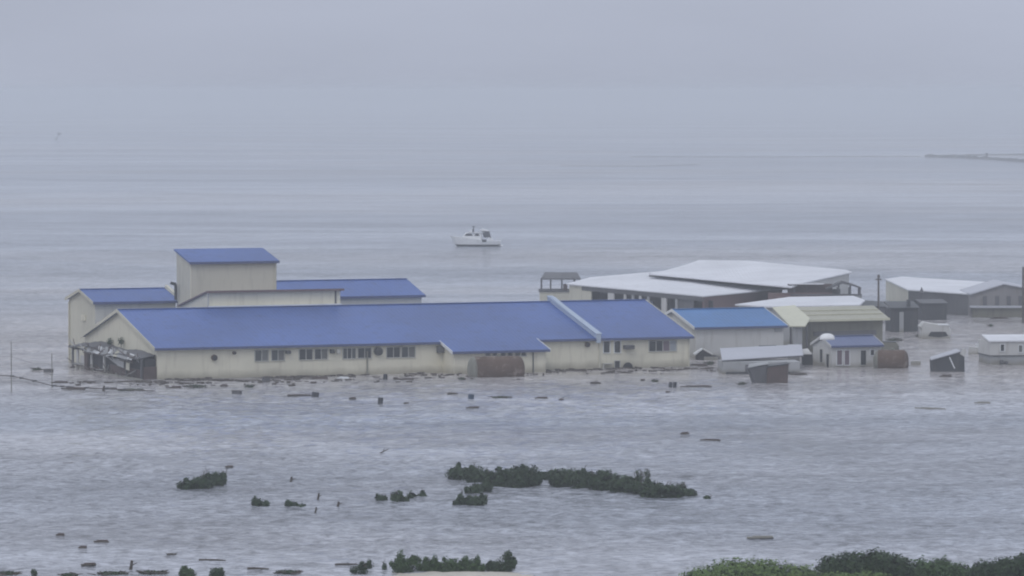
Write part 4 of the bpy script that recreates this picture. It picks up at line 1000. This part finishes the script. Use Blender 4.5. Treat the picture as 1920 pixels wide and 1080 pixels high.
# ------------------------------------------------------------------ floating debris
def deb(kind, px, py, w_, h_, label, seed=None, mat=None, group=None):
    rnd = random.Random(seed if seed is not None else int(px * 7 + py)); o = at(px, py); s = ppm(py); W_ = w_ / s; H = h_ / s * .95; o.z = .07
    rz = rnd.uniform(-.25, .25)
    if kind == 'plank':
        r = empty('floating_plank', o, rz, label, 'plank', group)
        M = Matrix.Rotation(rnd.uniform(-.05, .05), 4, 'Y')
        MB().box(-W_ / 2, W_ / 2, -.18, .18, -.03, max(.05, H * .4), M).build('board', mat or WOOD, r)
        MB().box(-W_ * .3, W_ * .45, .02, .3, max(.05, H * .4) + .003, max(.09, H * .8), M).build('batten', mat or BROWNW, r)
    elif kind == 'log':
        r = empty('floating_log', o, rz, label, 'log', group)
        rad = max(.07, H * .45)
        MB().tube((-W_ / 2, 0, rad * .2), (0, .1, rad * .35), rad, rad * .9, 8).tube((0, .1, rad * .35), (W_ / 2, 0, rad * .2), rad * .9, rad * .5, 8).build('trunk', mat or WOOD, r)
        for k in range(2):
            x = rnd.uniform(-.3, .4) * W_; MB().tube((x, 0, rad * .3), (x + rnd.uniform(-.3, .3), 0, rad + H * .6), rad * .3, rad * .12, 5).build('branch', WOOD, r)
    elif kind == 'drum':
        r = empty('floating_drum', o, rnd.uniform(-.8, .8), label, 'drum', group)
        rad = W_ / 2; hh = H - .05
        a = Vector((.12, 0, 1)).normalized()
        MB().tube(-a * .4, a * hh, rad, rad, 12).build('shell', mat or DARKP, r)
        MB().tube(a * hh * .55, a * (hh * .55 + .05), rad * 1.05, rad * 1.05, 12).build('rib', mat or DARKP, r)
        MB().tube(a * (hh + .004), a * (hh + .05), rad * .92, rad * .92, 12).build('lid', mat or DARKP, r)
    elif kind == 'crate':
        r = empty('floating_crate', o, rz, label, 'crate', group)
        M = Matrix.Rotation(rnd.uniform(-.15, .15), 4, 'Y')
        MB().box(-W_ / 2, W_ / 2, -.3, .3, -.2, H * .85, M).build('body', mat or DARKW, r, bevel=.03)
        MB().box(-W_ / 2 - .03, W_ / 2 + .03, -.33, .33, H * .85 + .003, H, M).build('rim', mat or WOOD, r)
    elif kind == 'clump':
        r = empty('debris_clump', o, 0, label, 'debris', group)
        mbx = MB()
        for k in range(max(8, int(w_ * .7))):
            a = Vector((rnd.uniform(-.5, .5) * W_, rnd.uniform(-.5, .5), rnd.uniform(-.02, .3) * H)); b2 = a + Vector((rnd.uniform(-.5, .5), rnd.uniform(-.3, .3), rnd.uniform(0, .5) * H))
            mbx.tube(a, b2, .04, .02, 5)
        mbx.build('tangled_sticks', mat or WOOD, r)
        build_raw(leaf_cloud([(0, 0, H * .15, W_ * .5, .4, H * .55)], int(60 + w_ * 7), .10, rnd, zmin=-.03), 'wrack', LEAF_D, r)
    elif kind == 'stub':
        r = empty('floating_stump', o, rz, label, 'stump', group)
        MB().tube((-.05, 0, -.4), (.08, 0, H), W_ * .4, W_ * .25, 7).build('trunk', mat or WOOD, r)
        MB().tube((0, 0, H * .3), (W_ * 1.2, 0, H * .7), W_ * .15, W_ * .05, 5).build('branch', WOOD, r)
    return r
D_ = [
 ('plank', 329, 729, 22, 5, 'dark plank just off the long hall\'s near left corner'),
 ('clump', 368, 727, 44, 7, 'matted drift under the hall\'s round rusty vent'),
 ('crate', 444, 739, 17, 6, 'dark low crate floating left of the first window pair'),
 ('plank', 420, 725, 14, 4, 'short board close to the wall between vent and first window pair'),
 ('crate', 498, 716, 13, 8, 'dark upright crate touching the wall below the first window pair'),
 ('clump', 468, 727, 18, 7, 'small drift tuft left of the first window pair\'s foot'),
 ('log', 562, 743, 46, 5, 'long low log in front of the second window pair'),
 ('drum', 591, 745, 14, 9, 'squat drum with a pale top at the right end of the long low log'),
 ('plank', 600, 711, 30, 4, 'brown board against the wall below the second window pair'),
 ('plank', 643, 711, 22, 4, 'white board against the wall below the third window pair'),
 ('plank', 661, 749, 13, 4, 'short dark board out from the third window pair'),
 ('drum', 713, 757, 10, 11, 'dark round drum bobbing out from the fourth window pair'),
 ('drum', 722, 711, 8, 9, 'small dark drum against the wall near the fourth window pair'),
 ('log', 762, 758, 10, 3, 'tiny log right of the bobbing round drum'),
 ('plank', 757, 713, 40, 3, 'long thin board near the wall under the fourth window pair'),
 ('log', 849, 740, 20, 5, 'dark log in front of the lean-to\'s left corner'),
 ('drum', 883, 748, 11, 8, 'bluish drum out from the large rusty tank'),
 ('plank', 886, 766, 24, 3, 'thin board beyond the bluish drum'),
 ('clump', 941, 747, 36, 5, 'flat drift mat out from the large rusty tank\'s right end'),
 ('clump', 866, 712, 14, 5, 'small drift tuft at the left foot of the large rusty tank'),
 ('log', 1117, 720, 20, 6, 'dark log below the hall\'s right round vent'),
 ('clump', 1228, 716, 14, 5, 'small drift tuft below the four-light window'),
 ('drum', 1257, 726, 7, 9, 'left one of two dark drums touching off the hall\'s right end'),
 ('drum', 1265, 726, 7, 9, 'right one of two dark drums touching off the hall\'s right end'),
 ('plank', 1305, 726, 60, 2, 'very long thin board trailing right of the two touching drums'),
 ('plank', 1252, 737, 8, 3, 'tiny board below the two touching drums'),
 ('plank', 1015, 748, 24, 3, 'thin board out from the lean-to\'s right corner'),
 ('plank', 1052, 751, 9, 3, 'tiny board right of the thin one off the lean-to'),
 ('plank', 1284, 815, 16, 4, 'small dark board alone on open water right of centre'),
 ('plank', 1332, 827, 38, 3, 'long thin board alone right of centre, lower of two'),
 ('plank', 125, 872, 24, 3, 'thin dark board alone at left in open water'),
 ('plank', 430, 877, 14, 3, 'small board above and right of the left clump'),
 ('stub', 545, 905, 8, 10, 'short dark stump upright between left clump and thicket'),
 ('stub', 633, 950, 8, 8, 'small stump left of the ragged row of tufts'),
 ('stub', 596, 936, 7, 10, 'twiggy stump above the flat wedge-shaped tuft'),
 ('stub', 591, 962, 6, 10, 'lowest small stump below the flat wedge-shaped tuft'),
 ('clump', 68, 695, 18, 8, 'dark clump between the two left posts, left of a flatter one'),
 ('crate', 91, 698, 16, 5, 'flat dark crate beside the nearer left post'),
 ('plank', 112, 719, 32, 4, 'dark board just left of the porch'),
 ('plank', 137, 731, 46, 4, 'long dark board in front of the porch\'s left end'),
 ('stub', 194, 733, 8, 9, 'dark stump at the foot of the porch'),
 ('clump', 245, 733, 50, 5, 'drift mat along the porch foot'),
 ('plank', 113, 1005, 16, 3, 'small board low at left, topmost of several'),
 ('plank', 190, 1018, 28, 4, 'dark board low at left, longest of several'),
 ('plank', 155, 1029, 15, 4, 'short dark board just below the longest low-left board'),
 ('log', 322, 1042, 18, 4, 'short log low between the small bushes and the left edge'),
 ('log', 398, 1053, 52, 4, 'long dark log above the two small bottom-edge bushes'),
 ('plank', 166, 1061, 28, 3, 'thin board near the bottom left stump'),
 ('stub', 245, 1068, 10, 16, 'upright pale-footed stump at the bottom left'),
 ('log', 484, 1069, 42, 4, 'long log near the bottom edge right of the small bushes'),
 ('clump', 540, 1076, 50, 8, 'drift mat at the bottom edge left of centre'),
 ('log', 650, 1061, 44, 4, 'log leading to the twiggy clump by the sand strip'),
 ('clump', 210, 1079, 60, 8, 'left half of the drift line along the bottom edge'),
 ('clump', 285, 1077, 56, 8, 'right half of the drift line along the bottom edge'),
 ('clump', 15, 1079, 34, 9, 'drift in the bottom left corner'),
 ('clump', 130, 1081, 30, 6, 'thin drift between the tiny bush and the drift line'),
 ('log', 1404, 700, 30, 5, 'dark log at the drifted shed\'s front left'),
 ('log', 1497, 703, 32, 7, 'dark log right of the grey-brown tank'),
 ('clump', 1392, 722, 18, 7, 'drift tuft at the left end of the grey-brown tank'),
 ('plank', 1308, 686, 36, 3, 'dark board under the collapsed hut'),
 ('plank', 1773, 707, 22, 4, 'dark board in front of the tilted shed'),
 ('crate', 1717, 684, 18, 6, 'pale crate right of the cottage-side tank'),
 ('crate', 1832, 664, 32, 12, 'pale slab-sided crate left of the white house'),
 ('plank', 1873, 598, 34, 3, 'dark board behind the white house'),
 ('clump', 1858, 612, 9, 5, 'tiny drift tuft above the white house roof'),
 ('plank', 1745, 768, 60, 3, 'thin dark board right of centre below the tilted shed'),
 ('plank', 1842, 757, 30, 3, 'thin board below the white house'),
 ('clump', 1331, 684, 22, 9, 'dark wreckage heap at the left end of the drifted shed'),
 ('clump', 1676, 640, 30, 9, 'dark wreckage heap behind the cottage-side tank'),
 ('crate', 1838, 655, 20, 9, 'white torn panel box just above the pale slab-sided crate'),
 ('clump', 1725, 632, 16, 8, 'wreckage heap at the left foot of the swamped cream wreck'),
 ('log', 1345, 668, 30, 7, 'dark log between the collapsed hut and the drifted shed'),
 ('plank', 1425, 1010, 50, 3, 'thin board above the lower right trees'),
]
PALEK = {1838: TRIM, 643: TRIM, 1717: PALE, 1832: PALE, 883: BLUEP, 600: BROWNW, 1745: GREYW, 1842: GREYW, 1425: GREYW}
for i, (k, x, y, w_, h_, lab) in enumerate(D_):
    deb(k, x, y, w_, h_, lab, seed=i + 100, mat=PALEK.get(x), group='debris floating on the flood')
# slanting branch
o = at(716, 850); br = empty('floating_branch', o, 0, 'dark slanting branch alone in open water above the tufts', 'branch', 'debris floating on the flood')
MB().tube((-.5, 0, -.15), (.55, 0, .35), .07, .03, 6).build('limb', WOOD, br); MB().tube((.1, 0, .15), (.2, 0, .4), .04, .02, 5).build('twig', WOOD, br)
# two tufts of debris stuck on the gable above the porch
for x, lab in ((206, 'greenish drift tuft caught on the left gable, left of its twin'), (227, 'darker drift tuft caught on the left gable, right of its twin')):
    v_, z_ = FM.pu(x, 641, -.3); p = FM.o + FM.u * -.3 + FM.v * v_; p.z = z_
    t_ = empty('drift_tuft', p, 0, lab, 'debris')
    build_raw(leaf_cloud([(0, -.1, .05, .32, .25, .42)], 130, .12, random.Random(x)), 'foliage', LEAF_D, t_)
    MB().tube((0, 0, -.55), (0, 0, .4), .05, .02, 5).build('stem', WOOD, t_)
# fine wrack scattered along the walls: nobody could count it
rnd = random.Random(77); mb = MB()
for k in range(1300):
    t_ = rnd.random(); v_ = -abs(rnd.gauss(0, 4.5)) - .3; u_ = rnd.uniform(-10, 58) if t_ > .45 else rnd.gauss(8, 7)
    if UA - .3 < u_ < UB + .3 and v_ > -3.4: continue
    if noise.noise(Vector((u_ * .2, v_ * .4, 0))) < 0: continue
    p = FM.o + FM.u * u_ + FM.v * v_
    l = rnd.uniform(.08, .42) * (1.4 if t_ > .9 else .8); a = rnd.uniform(-.5, .5)
    d = Vector((math.cos(a), math.sin(a), 0)) * l; e_ = Vector((-d.y, d.x, 0)).normalized() * rnd.uniform(.04, .12)
    mb.extr([p - d - e_, p + d - e_, p + d + e_, p - d + e_], (0, 0, rnd.uniform(.05, .16)))
tag(mb.build('fine_wrack', WOOD), 'fine floating splinters scattered along the hall walls', 'debris', kind='stuff')
